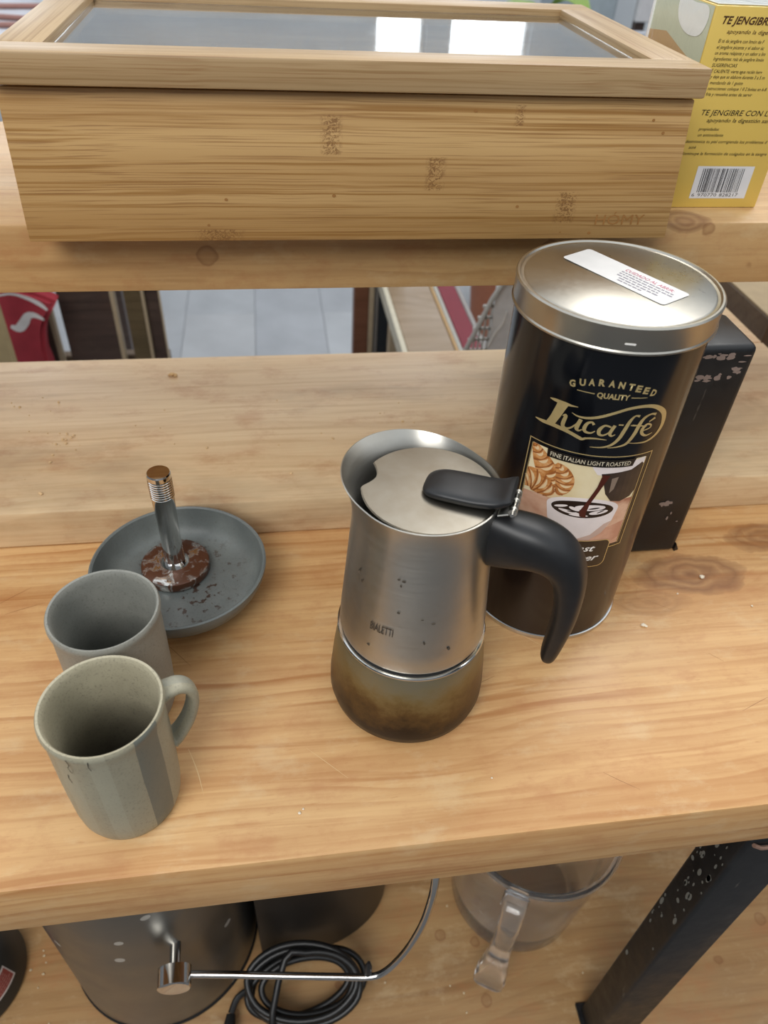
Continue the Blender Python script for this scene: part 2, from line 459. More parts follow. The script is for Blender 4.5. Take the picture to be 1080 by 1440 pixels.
WX = [(0.42, 0.62), (0.70, 1.02), (-1.35, -0.75)]
WZ = (0.50, 1.45); WY = 3.2
# wall built around its openings
bm = bmesh.new(); xs = sorted([-3.0, 3.0] + [v for p in WX for v in p])
for a, b in zip(xs, xs[1:]):
    if any(abs(a-p[0]) < 1e-6 for p in WX):
        bm_box((a, WY, FZ), (b, WY+0.1, WZ[0]), bm=bm); bm_box((a, WY, WZ[1]), (b, WY+0.1, 1.7), bm=bm)
    else: bm_box((a, WY, FZ), (b, WY+0.1, 1.7), bm=bm)
struct(mesh_obj('wall_back', bm, M_wall, smooth=False))
for i, (a, b) in enumerate(WX):
    bm = bmesh.new(); f = 0.018
    bm_box((a, WY+0.02, WZ[0]), (a+f, WY+0.08, WZ[1]), bm=bm); bm_box((b-f, WY+0.02, WZ[0]), (b, WY+0.08, WZ[1]), bm=bm)
    bm_box((a+f, WY+0.02, WZ[0]), (b-f, WY+0.08, WZ[0]+f), bm=bm); bm_box((a+f, WY+0.02, WZ[1]-f), (b-f, WY+0.08, WZ[1]), bm=bm)
    wn = struct(mesh_obj('window_%d' % (i+1), bm, M_frame, smooth=False))
    mesh_obj('pane', bm_box((a+f, WY+0.045, WZ[0]+f), (b-f, WY+0.055, WZ[1]-f)), M_day, wn, smooth=False)
struct(mesh_obj('wall_front', bm_box((-3.0, -2.1, FZ), (3.0, -2.0, 1.7)), M_wall2, smooth=False))
struct(mesh_obj('wall_left', bm_box((-3.1, -2.0, FZ), (-3.0, 3.2, 1.7)), M_wall2, smooth=False))
struct(mesh_obj('wall_right', bm_box((3.0, -2.0, FZ), (3.1, 3.2, 1.7)), M_wall2, smooth=False))

# ------------------------------------------------------------ the bench
def steel_paint():
    t = NT('scratched_black_steel'); P = t.coord()
    n1 = t.noise(P, 60, 5, 0.65); n2 = t.noise(t.vmath('MULTIPLY', P, (120, 120, 25)), 1.0, 4)
    c = t.mix(t.ramp(n1, [(0.4, 0.0), (0.75, 0.6)]), lin('101113'), lin('252525'))
    c = t.mix(t.ramp(n2, [(0.70, 0.0), (0.76, 0.6)]), c, lin('6d655c'))
    t.set(Base_Color=c, Roughness=t.ramp(n1, [(0.3, 0.35), (0.7, 0.55)]))
    return t.m
M_blk = steel_paint()
M_drip = plain('dried_splash', '7b7a72', 0.6)
M_rust = plain('bare_weld', '9a7a6a', 0.5, 0.4)
bench = thing('kitchen_bench', 'pine kitchen bench with raised back shelves on black steel legs', 'bench', (0, 0, -0.437))
mesh_obj('worktop', bm_box((-0.75, 0.1600, -0.0435), (0.75, 0.575, 0.0), 0.002), M_top, bench, world=True)
def scratches(name, segs, colr):
    bm = bm_ribbon([[(x0, y0, 0.0001), ((x0+x1)/2+bx_, (y0+y1)/2, wd), (x1, y1, 0.0001)] for x0, y0, x1, y1, bx_, wd in segs], 5)
    o = mesh_obj(name, put2d(bm, lambda u, v, l: (u, v, l), 0.00006), plain(name + '_colour', colr, 0.5), bench, world=True, smooth=False); o['kind'] = 'stuff'
rs = random.Random(41); pal = [(-0.056, 0.224, -0.047, 0.197, 0.0008, 0.0006)]; drk = []
for k in range(26):
    x, y, a, L = rs.uniform(-0.2, 0.34), rs.uniform(0.175, 0.36), rs.uniform(-1.1, 0.9), rs.uniform(0.006, 0.03)
    (pal if k % 3 == 0 else drk).append((x, y, x + L*math.cos(a), y + L*math.sin(a), rs.uniform(-.0006, .0006), rs.uniform(0.0002, 0.00038)))
scratches('pale_scratches', pal, 'dfbd8a'); scratches('dark_scratches', drk, '9c6b3f')
mesh_obj('back_board', bm_box((-0.75, 0.3860, 0.0003), (0.4545, 0.5790, 0.0300), 0.0022), M_back, bench, world=True)
mesh_obj('back_board', bm_box((0.30, 0.5795, 0.0003), (0.4545, 0.95, 0.0296), 0.002), M_back, bench, world=True)
mesh_obj('upper_shelf', bm_box((-0.75, 0.4230, 0.1615), (0.75, 0.62, 0.2005), 0.002), M_shelf, bench, world=True)
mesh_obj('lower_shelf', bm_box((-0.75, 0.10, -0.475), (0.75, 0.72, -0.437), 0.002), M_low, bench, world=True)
# steel post behind the tin, its arm carries the upper shelf
post = mesh_obj('steel_post', bm_box((0.2185, 0.3440, 0.0003), (0.2700, 0.3855, 0.1612), 0.004, 3), M_blk, bench, world=True)
post['label'] = 'black steel post'
mesh_obj('shelf_arm', bm_box((0.2190, 0.3858, 0.1200), (0.2695, 0.60, 0.1612), 0.003, 2), M_blk, bench, world=True)
bm = bm_prism([(0.2700, 0.3445), (0.2735, 0.3455), (0.2735, 0.366), (0.2700, 0.372)], 0.0002, 0.003)
for v in bm.verts:
    if v.co.z > 0.002 and v.co.x > 0.271: v.co.z = 0.0006
for v in bm.verts:
    if v.co.x < 0.2702: v.co.z = 0.0 if v.co.z < 0.002 else 0.007
mesh_obj('weld_foot', bm, M_blk, post, world=True, smooth=False)
leg = mesh_obj('steel_leg', bm_box((0.2470, 0.1602, -0.4365), (0.2880, 0.1865, -0.0440), 0.003, 3), M_blk, bench, world=True)
leg['label'] = 'black steel leg with dried splashes'
mesh_obj('foot_plate', bm_box((0.2435, 0.1575, -0.4368), (0.2915, 0.1905, -0.4335), 0.0008, 1), M_blk, leg, world=True, smooth=False)
mesh_obj('weld_bead', bm_sweep([(0.250, 0.1592, -0.0470), (0.255, 0.1586, -0.0500), (0.265, 0.1585, -0.0505), (0.288, 0.1590, -0.0490), (0.30, 0.160, -0.0480)], (0.0013, 0.0013), n=8), M_rust, leg, world=True)
# splashes on the leg's left face: small raised drips
bm = bmesh.new(); rs = random.Random(3)
for k in range(46):
    yy = rs.uniform(0.163, 0.184); zz = -0.06 - abs(rs.gauss(0, 0.085))
    if zz < -0.36: continue
    a = rs.choice((0.0005, 0.0007, 0.0009, 0.0016)); b = a*rs.uniform(1.3, 3.2)
    vs = [bm.verts.new((0.24685, yy + a*math.cos(2*PI*i/9), zz + b*math.sin(2*PI*i/9))) for i in range(9)]
    bm.faces.new(vs)
o = mesh_obj('dried_splashes', bm, M_drip, leg, world=True, smooth=False); o['kind'] = 'stuff'
# pale paint marks on the post front
bm = bmesh.new(); rs = random.Random(11)
for cx, cz, a, b, n in ((0.2445, 0.141, 0.006, 0.003, 9), (0.261, 0.147, 0.004, 0.007, 9), (0.25, 0.1555, 0.02, 0.002, 12), (0.25, 0.046, 0.005, 0.004, 7), (0.255, 0.034, 0.0015, 0.005, 3), (0.262, 0.03, 0.001, 0.001, 1)):
    for k in range(n):
        px, pz = cx + rs.gauss(0, a*0.5), cz + rs.gauss(0, b*0.5)
        u, v_ = rs.uniform(0.0005, 0.0030), rs.uniform(0.0004, 0.0018)
        if not 0.226 < px < 0.267: continue
        bm.faces.new([bm.verts.new((px + u*math.cos(2*PI*i/9)*rs.uniform(.7, 1.2), 0.34392 - 0.00001*len(bm.faces), pz + v_*math.sin(2*PI*i/9)*rs.uniform(.7, 1.2))) for i in range(9)])
o = mesh_obj('paint_marks', bm, plain('smeared_paint', '8a7a72', 0.5), post, world=True, smooth=False); o['kind'] = 'stuff'

# ------------------------------------------------------------ bamboo box
bx = thing('bamboo_box', 'long bamboo box with a glass-topped lid on the upper shelf', 'box', (0.0525, 0.4575, 0.2006))
def wbox(name, lo, hi, mat, parent, bev=0.0008, taper=None, **k):
    bm = bm_box(lo, hi, bev, 2)
    if taper:
        for v in bm.verts:
            f = (0.272 - v.co.z)/0.0715
            if v.co.x > 0.05: v.co.x += f*taper
            else: v.co.x -= f*taper*0.45
    return mesh_obj(name, bm, mat, parent, world=True, **k)
ZB, ZT = 0.2006, 0.2718
wbox('front_panel', (-0.1178, 0.3990, ZB), (0.2185, 0.4080, ZT), M_box, bx, taper=0.006)
wbox('back_panel', (-0.1178, 0.5730, ZB), (0.2185, 0.5820, ZT), M_box, bx, taper=0.006)
wbox('side_panel', (-0.1178, 0.4082, ZB), (-0.1090, 0.5728, ZT), M_lidy, bx)
wbox('side_panel', (0.2097, 0.4082, ZB), (0.2185, 0.5728, ZT), M_lidy, bx)
wbox('bottom_panel', (-0.1088, 0.4082, ZB), (0.2095, 0.5728, ZB+0.005), M_lid, bx)
for dx in (-0.030, 0.052, 0.134):
    wbox('divider', (dx, 0.4083, ZB+0.0052), (dx+0.004, 0.5727, 0.258), M_lidy, bx)
lid = wbox('lid_rail', (-0.1185, 0.3935, 0.2732), (0.2205, 0.4142, 0.2867), M_lid, bx, 0.0012)
wbox('lid_rail', (-0.1185, 0.5640, 0.2732), (0.2205, 0.5880, 0.2867), M_lid, bx, 0.0012)
wbox('lid_rail', (-0.1185, 0.4143, 0.2732), (-0.0965, 0.5639, 0.2867), M_lidy, bx, 0.0012)
wbox('lid_rail', (0.1970, 0.4143, 0.2732), (0.2205, 0.5639, 0.2867), M_lidy, bx, 0.0012)
o = wbox('glass_pane', (-0.0964, 0.4144, 0.2805), (0.1969, 0.5638, 0.2827), M_glass, bx, 0); o['label'] = 'glass pane in the lid'
wbox('hinge', (-0.06, 0.5824, 0.262), (-0.03, 0.5845, 0.2728), M_chrome, bx, 0.0003)
wbox('hinge', (0.13, 0.5824, 0.262), (0.16, 0.5845, 0.2728), M_chrome, bx, 0.0003)
fmap = lambda u, v, l: (u, 0.3990 - l, v)
bm = bm_text('HÓMY', width=0.0285, height=0.0058)
for v in bm.verts: v.co.x, v.co.y = 0.1800 + v.co.x, 0.2086 + v.co.y
o = mesh_obj('branded_lettering', put2d(bm, fmap, 0.0002), M_burn, bx, world=True, smooth=False); o['label'] = 'lettering burnt into the wood'
# dark specks in the bamboo and crumbs on the lid
bm = bmesh.new(); rs = random.Random(5)
for (u, v_) in ((0.199, 0.262), (0.206, 0.256), (0.134, 0.2185), (0.035, 0.224), (-0.02, 0.222), (0.105, 0.265), (0.161, 0.2045), (-0.03, 0.209), (0.178, 0.204)):
    a = rs.uniform(0.0004, 0.0009)
    bm.faces.new([bm.verts.new((u + a*1.2*math.cos(2*PI*i/8), 0.39882, v_ + a*math.sin(2*PI*i/8))) for i in range(8)])
o = mesh_obj('dark_specks', bm, M_burn, bx, world=True, smooth=False); o['kind'] = 'stuff'
# tea things seen faintly through the pane
def sachet(x, y, w_, d, h, mat, rz, label):
    th = thing('tea_sachet', label, 'tea bag', (x, y, ZB + 0.0053), rz)
    bm = bm_box((-w_/2, -d/2, 0), (w_/2, d/2, h), 0.0012, 2)
    mesh_obj('paper_sleeve', bm, mat, th)
    mesh_obj('folded_flap', bm_box((-w_/2+0.002, -d/2+0.002, h+0.0001), (w_/2-0.002, -d/2+0.018, h+0.0009), 0.0003, 1), mat, th)
M_p1 = plain('pale_sachet_paper', 'cfd3cf', 0.6); M_p2 = plain('slate_sachet_paper', '6f7d84', 0.6); M_p3 = plain('bluish_sachet_paper', '9fb0ba', 0.6)
sachet(0.010, 0.49, 0.058, 0.078, 0.042, M_p2, 0.03, 'slate paper tea sachets stack under the glass, left of centre')
sachet(0.094, 0.49, 0.062, 0.080, 0.036, M_p3, -0.04, 'bluish paper tea sachets stack under the glass, right of centre')
sachet(0.172, 0.49, 0.060, 0.080, 0.040, M_p1, 0.02, 'pale paper tea sachets stack at the right end of the box')
rd = thing('herb_pouch', 'dark round pouch of herbs under the glass at the left', 'pouch', (-0.069, 0.50, ZB+0.0053))
mesh_obj('pouch', bm_lathe([(0.0, 0), (0.026, 0.0), (0.031, 0.006), (0.032, 0.02), (0.029, 0.036), (0.018, 0.044), (0.0, 0.046)], 40), plain('dark_pouch_cloth', '5f6a66', 0.8), rd)
bm = bmesh.new(); rs = random.Random(8)
for k in range(14):
    a, q = rs.uniform(0, 6.28), rs.uniform(0, 0.016)
    bm_lathe([(0.0, 0.0445), (0.0022, 0.0455), (0.0015, 0.0475), (0.0, 0.048)], 6, bm=bm, center=(q*math.cos(a), q*math.sin(a)))
o = mesh_obj('dried_blossoms', bm, plain('yellow_blossom', 'd9c860', 0.7), rd); o['kind'] = 'stuff'

# ------------------------------------------------------------ yellow tea carton
ct = thing('tea_carton', 'yellow ginger tea carton in clear film beside the bamboo box', 'carton', (0.274, 0.485, 0.2006))
def film(name, col):
    t = NT(name); P = t.coord()
    t.set(Base_Color=lin(col), Roughness=0.5, Coat_Weight=0.9, Coat_Roughness=0.06)
    k = t.n('Bump', Strength=0.5, Distance=0.002, Height=t.noise(P, 55, 3, 0.6, 1.0)); t.put(t.b.inputs['Coat Normal'], k.outputs[0])
    return t.m
M_yel = film('yellow_card', 'dcbd5c')
CX0, CX1, CY0, CY1, CZ0, CZ1 = 0.2420, 0.3062, 0.4475, 0.5220, 0.2006, 0.3062
mesh_obj('carton_body', bm_box((CX0, CY0, CZ0), (CX1, CY1, CZ1), 0.0008, 2), M_yel, ct, world=True)
smap = lambda u, v, l: (CX0 - l, u, v)
cmap = lambda u, v, l: (u, CY0 - l, v)
def sprint(name, polys, mat, lift=0.0002):
    if name == 'teacup_print': polys = [[q[:2] for q in smooth_path(polys[0], 6, closed=True)]]
    return mesh_obj(name, put2d(bm_poly2(polys), smap, lift), mat, ct, world=True, smooth=False)
o = sprint('side_print', [[(CY0+.001, 0.2016), (CY1-.001, 0.2016), (CY1-.001, 0.284), (0.498, 0.2865), (0.476, 0.2815), (CY0+.001, 0.276)]], film('beige_side_print', 'c4a273')); o['label'] = 'beige lower part of the side print'
o = sprint('side_print', [[(CY0+.001, 0.276), (0.476, 0.2815), (0.498, 0.2865), (CY1-.001, 0.284), (CY1-.001, 0.3055), (CY0+.001, 0.3055)]], film('green_side_print', 'c9cfb4')); o['label'] = 'pale green upper part of the side print'
sprint('teacup_print', [[(0.470, 0.3045), (0.4555, 0.3045), (0.452, 0.2985), (0.458, 0.2905), (0.474, 0.2895), (0.487, 0.295), (0.489, 0.3045)]], film('white_cup_print', 'eceee8'), 0.0004)
mesh_obj('film_seam', bm_box((CX0-0.0012, CY1-0.001, CZ0+0.001), (CX0+0.0002, CY1+0.0012, CZ1+0.001), 0.0002, 1), film('shiny_film_edge', 'f0f2f2'), ct, world=True)
mesh_obj('top_film', bm_box((CX0+0.001, CY0+0.001, CZ1+0.0001), (CX1-0.001, CY1-0.001, CZ1+0.0009), 0.0003, 1), film('pale_top', 'd9d9cf'), ct, world=True)
for i, (u, v_) in enumerate(((0.4785, 0.2725), (0.4815, 0.2725), (0.4845, 0.2725))):
    sprint('side_mark', [rrect(u, v_, u+0.0022, v_+0.0035, 0.0005, 2)], M_ink, 0.0004)
M_cink = plain('brown_ink', '4f3117', 0.6)
M_cink2 = plain('dark_ink', '2b2416', 0.6)
def ctext(s, u, v_, width, h, mat=M_cink2, shear=0.0, bold=0.0):
    bm = bm_text(s, width=width/1000, height=h/1000, shear=shear, bold=bold)
    for q in bm.verts: q.co.x, q.co.y = u/1000 + q.co.x, v_/1000 + q.co.y
    return mesh_obj('lettering', put2d(bm, cmap, 0.00025), mat, ct, world=True, smooth=False)
ctext('TE JENGIBRE', 247.6, 298.0, 29.6, 3.6, M_cink, 0.25, 0.02)
ctext('apoyando la digestión', 252.0, 293.6, 31, 2.0, M_cink, 0.25)
for s_, u, v_, wd in (('El té de jengibre con limón de F', 248.6, 289.3, 27), ('el jengibre picante y el sabor ác', 248.7, 286.4, 28), ('un aroma relajante y un sabor a lim', 248.7, 283.6, 30),
                     ('Ingredientes: raíz de jengibre limón', 248.8, 280.8, 30), ('SUGERENCIAS', 249.0, 277.7, 15), ('TÉ CALIENTE: vierta agua recién herv', 248.4, 274.8, 32),
                     ('y deje que se elabore durante 3 a 5 m', 250.0, 272.1, 33), ('mendando de 1 gusto', 250.8, 269.1, 20), ('nstrucciones: coloque 1 0 2 bolsas en 6-8', 250.5, 266.2, 36),
                     ('fría y revuelva antes de servir', 250.5, 263.3, 28.3), ('propiedades:', 252.4, 245.1, 13), ('un antioxidante', 253.0, 241.9, 16),
                     ('desintoxica tu piel corrigiendo los problemas d', 246.5, 238.3, 52), ('acné', 249.6, 235.1, 4.5), ('disminuye la formación de coágulos en la sangre', 246.0, 231.6, 55)):
    ctext(s_, u, v_, wd, 1.75, M_cink2, 0.2)
ctext('TE JENGIBRE CON LI', 251.2, 253.2, 43, 3.0, M_cink2, 0.2)
ctext('apoyando la digestión saluda', 255.8, 249.6, 44, 2.2, M_cink2, 0.25)
o = mesh_obj('barcode_label', put2d(bm_poly2([[(0.2594, 0.2064), (0.2964, 0.2064), (0.2964, 0.2253), (0.2594, 0.2253)]]), cmap, 0.0002), plain('barcode_white', 'dedfe2', 0.5), ct, world=True, smooth=False)
o['label'] = 'white barcode label'
rs = random.Random(970770); u = 0.2632; bars = []
while u < 0.2904:
    wd = rs.choice((0.00022, 0.00022, 0.00044, 0.00066)); lo = 0.2100
    bars.append([(u, lo), (u+wd, lo), (u+wd, 0.2240), (u, 0.2240)]); u += wd + rs.choice((0.00024, 0.00024, 0.00046, 0.0007))
mesh_obj('barcode_bars', put2d(bm_poly2(bars), cmap, 0.0003), plain('barcode_ink', '26272c', 0.6), ct, world=True, smooth=False)
ctext('6', 260.6, 207.5, 1.7, 2.0); ctext('970770', 264.4, 207.5, 12.6, 2.0); ctext('828217', 278.8, 207.5, 12.4, 2.0)

# ------------------------------------------------------------ coffee tin
TX, TY, TR, THH = 0.1653, 0.3236, 0.0476, 0.2107
tin = thing('coffee_tin', 'tall black coffee tin with silver lid and gold lettering on the worktop', 'tin', (TX, TY, 0.0002))
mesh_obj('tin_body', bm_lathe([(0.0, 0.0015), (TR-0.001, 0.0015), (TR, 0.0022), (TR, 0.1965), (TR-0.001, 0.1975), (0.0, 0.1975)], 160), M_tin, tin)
mesh_obj('base_rim', bm_lathe([(TR-0.002, 0.0), (TR+0.0007, 0.0), (TR+0.0011, 0.0012), (TR+0.0007, 0.0026), (TR-0.0001, 0.0028)], 160, cap0=True, cap1=False), M_rimsteel, tin)
lr = 0.0492
lidp = [(TR+0.0002, 0.1972), (lr-0.0004, 0.1972), (lr+0.0004, 0.1978), (lr+0.0004, 0.1986), (lr-0.0002, 0.1993), (lr-0.0002, 0.2072), (lr+0.0001, 0.2090), (lr+0.0002, 0.2102), (lr-0.0006, 0.2109), (lr-0.0016, 0.2109), (lr-0.0024, 0.2101), (lr-0.0036, 0.2099), (lr-0.0046, 0.2104), (0.0, 0.2106)]
o = mesh_obj('tin_lid', bm_lathe(lidp, 160, cap0=False), M_tinlid, tin); o['label'] = 'silver slip lid'
TH0 = rad(-106.5)
def tmap(u, v, l, off=0.0):
    th = TH0 + u/TR
    return ((TR + 0.0001 + l)*math.cos(th), (TR + 0.0001 + l)*math.sin(th), v)
# short bright dent on the lid's skirt
bm = bm_poly2([rrect(-0.0025, -0.0005, 0.0025, 0.0005, 0.0004, 3)])
for v in bm.verts:
    th = rad(-103.5) + v.co.x/lr; v.co = Vector(((lr+0.0001)*math.cos(th), (lr+0.0001)*math.sin(th), 0.2030 + v.co.y))
mesh_obj('seam_nick', bm, M_white, tin, smooth=False)
# sticker
sd = Vector((0.0315, -0.0560, 0)).normalized(); sn = Vector((sd.y*-1, sd.x, 0)); sc = Vector((0.1693 - TX, 0.3282 - TY, 0.2108))
stm = lambda u, v, l: sc + sd*u + sn*v + Vector((0, 0, l))
stk = mesh_obj('sticker', put2d(bm_poly2([rrect(-0.0310, -0.0103, 0.0310, 0.0103, 0.002, 4)]), stm, 0.0), plain('paper_sticker', 'dcdbd9', 0.5), tin, smooth=False)
stk['label'] = 'white paper sticker'
bm = bm_text('CUIDADO AL ABRIR:', width=0.0285, height=0.0028)
mesh_obj('sticker_heading', put2d(bm_shift(bm, -0.0035, 0.0045), stm, 0.0001), plain('pink_ink', 'c0617c', 0.6), tin, smooth=False)
bars = []; rs = random.Random(4)
for k, (u0, L) in enumerate(((-0.0035, 0.0290), (-0.0030, 0.0285), (-0.0025, 0.0240), (0.0005, 0.0200), (0.0015, 0.0130))):
    vv = 0.0022 - k*0.0024; u = u0
    while u < u0 + L:
        wd = rs.uniform(0.001, 0.0034)
        bars.append([(u, vv), (u+wd, vv), (u+wd, vv+0.0009), (u, vv+0.0009)]); u += wd + 0.0006
mesh_obj('sticker_small_print', put2d(bm_poly2(bars), stm, 0.0001), plain('grey_print', '8f8a95', 0.6), tin, smooth=False)

def tprint(name, bm, mat, lift=0.00005):
    return mesh_obj(name, put2d(bm, tmap, lift), mat, tin, smooth=False)
def mm(poly): return [(x/1000, y/1000) for x, y in poly]
# GUARANTEED on an arc
arc = [(-17.1, 178.0, 'G'), (-12.7, 179.8, 'U'), (-8.7, 180.9, 'A'), (-4.3, 181.6, 'R'), (0.1, 181.8, 'A'), (4.5, 181.5, 'N'), (9.0, 180.8, 'T'), (12.8, 179.9, 'E'), (16.7, 178.7, 'E'), (20.8, 177.2, 'D')]
parts_ = []
for u, v_, chh in arc:
    b = bm_text(chh, width=0.0029, height=0.0034, align='CENTER', bold=0.045)
    parts_.append(bm_shift(b, (u)/1000, (v_-1.7)/1000, -0.011*(u-0.8)))
o = tprint('gold_lettering', bm_sum(*parts_), M_gold); o['label'] = 'arched gold lettering above the brand'
tprint('gold_lettering', bm_shift(bm_text('QUALITY', width=0.0152, height=0.0028, bold=0.04), -0.0053, 0.1737), M_gold)
tprint('gold_line', bm_poly2([mm([(-14.6, 175.0), (-6.4, 175.0), (-6.4, 175.5), (-14.6, 175.4)])], 0.003), M_gold)
tprint('gold_line', bm_poly2([mm([(10.6, 174.7), (18.6, 174.5), (18.6, 174.8), (10.6, 175.2)])], 0.003), M_gold)
logo = [
 [(-26.14,166.32,0.51),(-23.23,166.30,1.6),(-18.47,166.23,1.70),(-15.04,166.17,1.0),(-12.13,166.42,0.35)],
 [(-31.74,152.47,0.43),(-27.83,152.39,1.7),(-21.93,152.7,2.1),(-16.26,152.2,2.0),(-12.24,151.3,1.87),(-8.17,149.9,1.80),(-6.58,149.5,1.5),(-4.64,150.4,1.1),(-0.37,151.0,0.9),(4.90,150.83,0.35)],
 [(-18.3,159.5,0.4),(-16.7,160.1,1.6),(-17.2,155.81,2.0),(-16.89,153.9,1.7),(-15.2,153.2,1.2),(-12.88,154.57,0.9),(-10.29,158.06,0.7)],
 [(-9.4,160.2,1.9),(-10.43,155.34,2.04),(-9.37,153.86,1.1),(-7.72,154.76,0.5)],
 [(-2.86,158.6,1.4),(-4.14,159.88,1.0),(-6.05,158.74,1.53),(-6.87,155.88,1.87),(-6.10,154.09,1.4),(-3.52,153.75,1.0),(-1.62,155.21,0.5)],
 [(5.26,158.32,0.9),(2.28,158.95,1.1),(0.27,156.42,1.87),(0.49,153.94,1.6),(2.50,153.33,1.0),(4.94,155.18,0.8),(5.98,158.38,1.0)],
 [(6.9,159.4,1.70),(5.52,154.9,1.70),(6.58,153.3,1.0),(8.26,154.2,0.45)],
 [(17.91,164.42,1.3),(15.54,164.75,0.9),(13.62,161.99,1.7),(12.27,157.17,2.04),(10.65,151.80,1.87),(7.82,148.08,1.4),(3.76,146.32,0.9),(-2.03,145.75,0.3)],
 [(8.56,159.83,0.75),(17.19,159.09,0.75)],
 [(26.87,164.25,1.5),(24.09,164.86,1.0),(21.01,163.4,1.5),(19.28,160.19,2.04),(17.85,154.10,2.04),(15.33,148.87,1.53),(11.16,146.93,0.8),(6.41,146.17,0.3)],
 [(15.49,159.50,0.75),(23.35,157.95,0.75)],
 [(21.60,155.39,0.6),(25.64,156.61,0.8),(25.82,158.3,0.9),(23.41,159.10,1.2),(21.60,156.74,1.87),(22.06,153.96,1.6),(24.87,152.25,1.0),(28.3,153.2,0.45)],
 [(24.03,160.4,0.6),(27.00,162.2,1.4)],
 [(-14.15,162.6,0.3),(-11.36,161.6,0.8),(-7.01,161.62,1.3),(-1.63,163.19,1.5),(4.77,166.15,1.5),(11.32,168.96,1.5),(18.70,169.97,1.7),(24.90,168.86,2.1),(30.31,165.45,2.6),(32.85,161.64,2.8),(33.60,156.04,2.4),(31.35,151.29,1.7),(26.55,148.46,1.1),(21.25,148.34,0.6),(16.10,148.99,0.3)]]
logo = [[(a/1000, b/1000, c/1000) for a, b, c in st] for st in logo]
lg = bm_sum(bm_ribbon(logo), bm_poly2([mm([(-22.4, 166.4), (-16.4, 166.4), (-17.6, 163.0), (-19.0, 158.8), (-20.6, 154.6), (-21.6, 152.4), (-26.6, 152.2), (-25.4, 153.8), (-24.0, 157.6), (-22.9, 162.0), (-22.2, 165.0)])], 0.003))
o = tprint('brand_lettering', lg, M_gold); o['label'] = 'gold script brand name with a looping swash'
# framed picture
fx0, fx1, fz0, fz1 = -32.3, 33.4, 76.7, 141.0
def frame2(x0, z0, x1, z1, wd):
    return [[(x0, z0), (x1, z0), (x1, z0+wd), (x0, z0+wd)], [(x0, z1-wd), (x1, z1-wd), (x1, z1), (x0, z1)], [(x0, z0+wd), (x0+wd, z0+wd), (x0+wd, z1-wd), (x0, z1-wd)], [(x1-wd, z0+wd), (x1, z0+wd), (x1, z1-wd), (x1-wd, z1-wd)]]
tprint('gold_frame', bm_poly2([mm(p) for p in frame2(fx0, fz0, fx1, fz1, 0.55)], 0.003), M_gold)
px0, px1, pz0, pz1 = -29.8, 29.6, 79.4, 138.5
def pmat(name, stops, scale=(90, 90, 90), dist=0.0, rough=0.32):
    t = NT(name); P = t.coord()
    t.set(Base_Color=t.ramp(t.noise(t.vmath('MULTIPLY', P, scale), 1.0, 4, 0.55, dist), stops), Roughness=rough)
    return t.m
pic = tprint('printed_picture', bm_poly2([mm([(px0, pz0), (px1, pz0), (px1, pz1), (px0, pz1)])], 0.003), pmat('picture_backdrop', [(0.3, 'd9c493'), (0.55, 'ecdfba'), (0.75, 'd6b98f')], (25, 25, 25)), 0.00004)
pic['label'] = 'breakfast picture printed on the tin'
def pp(polys, mat, lay, name='picture_detail'):
    return mesh_obj(name, put2d(bm_poly2([mm(q) for q in polys], 0.003), tmap, 0.00004 + 0.00004*lay), mat, pic, smooth=False)
M_cloth = pmat('printed_tablecloth', [(0.35, 'c58f74'), (0.55, 'dcb59a'), (0.7, 'a86f58')], (40, 40, 60))
M_cro = pmat('printed_croissant', [(0.36, 'a8662f'), (0.5, 'c98a4e'), (0.66, 'dba873')], (160, 160, 260), 0.5)
M_cro2 = pmat('printed_croissant_light', [(0.36, 'bd7c44'), (0.5, 'd9a567'), (0.66, 'e8c593')], (160, 160, 260), 0.5)
M_pot = pmat('printed_dark_pot', [(0.35, '241b17'), (0.6, '3c302a'), (0.75, '5a4c43')], (30, 30, 40))
M_cof = plain('printed_coffee', '1c0d09', 0.3); M_str = plain('printed_coffee_stream', '4d1a10', 0.3)
M_cup = plain('printed_white_cup', 'efe6e4', 0.32); M_cup2 = plain('printed_cup_shade', 'cfb3a6', 0.32)
pp([[(px0, pz0), (px1, pz0), (px1, 112), (14, 112), (-2, 109.5), (-16, 110.5), (px0, 108)]], M_cloth, 1)
M_crd = plain('printed_croissant_shadow', '9a5c30', 0.32); M_crl = plain('printed_croissant_glaze', 'ecd0a4', 0.32)
clip = lambda q: [(max(px0+0.05, min(px1, x)), min(pz1-0.05, y)) for x, y in q]
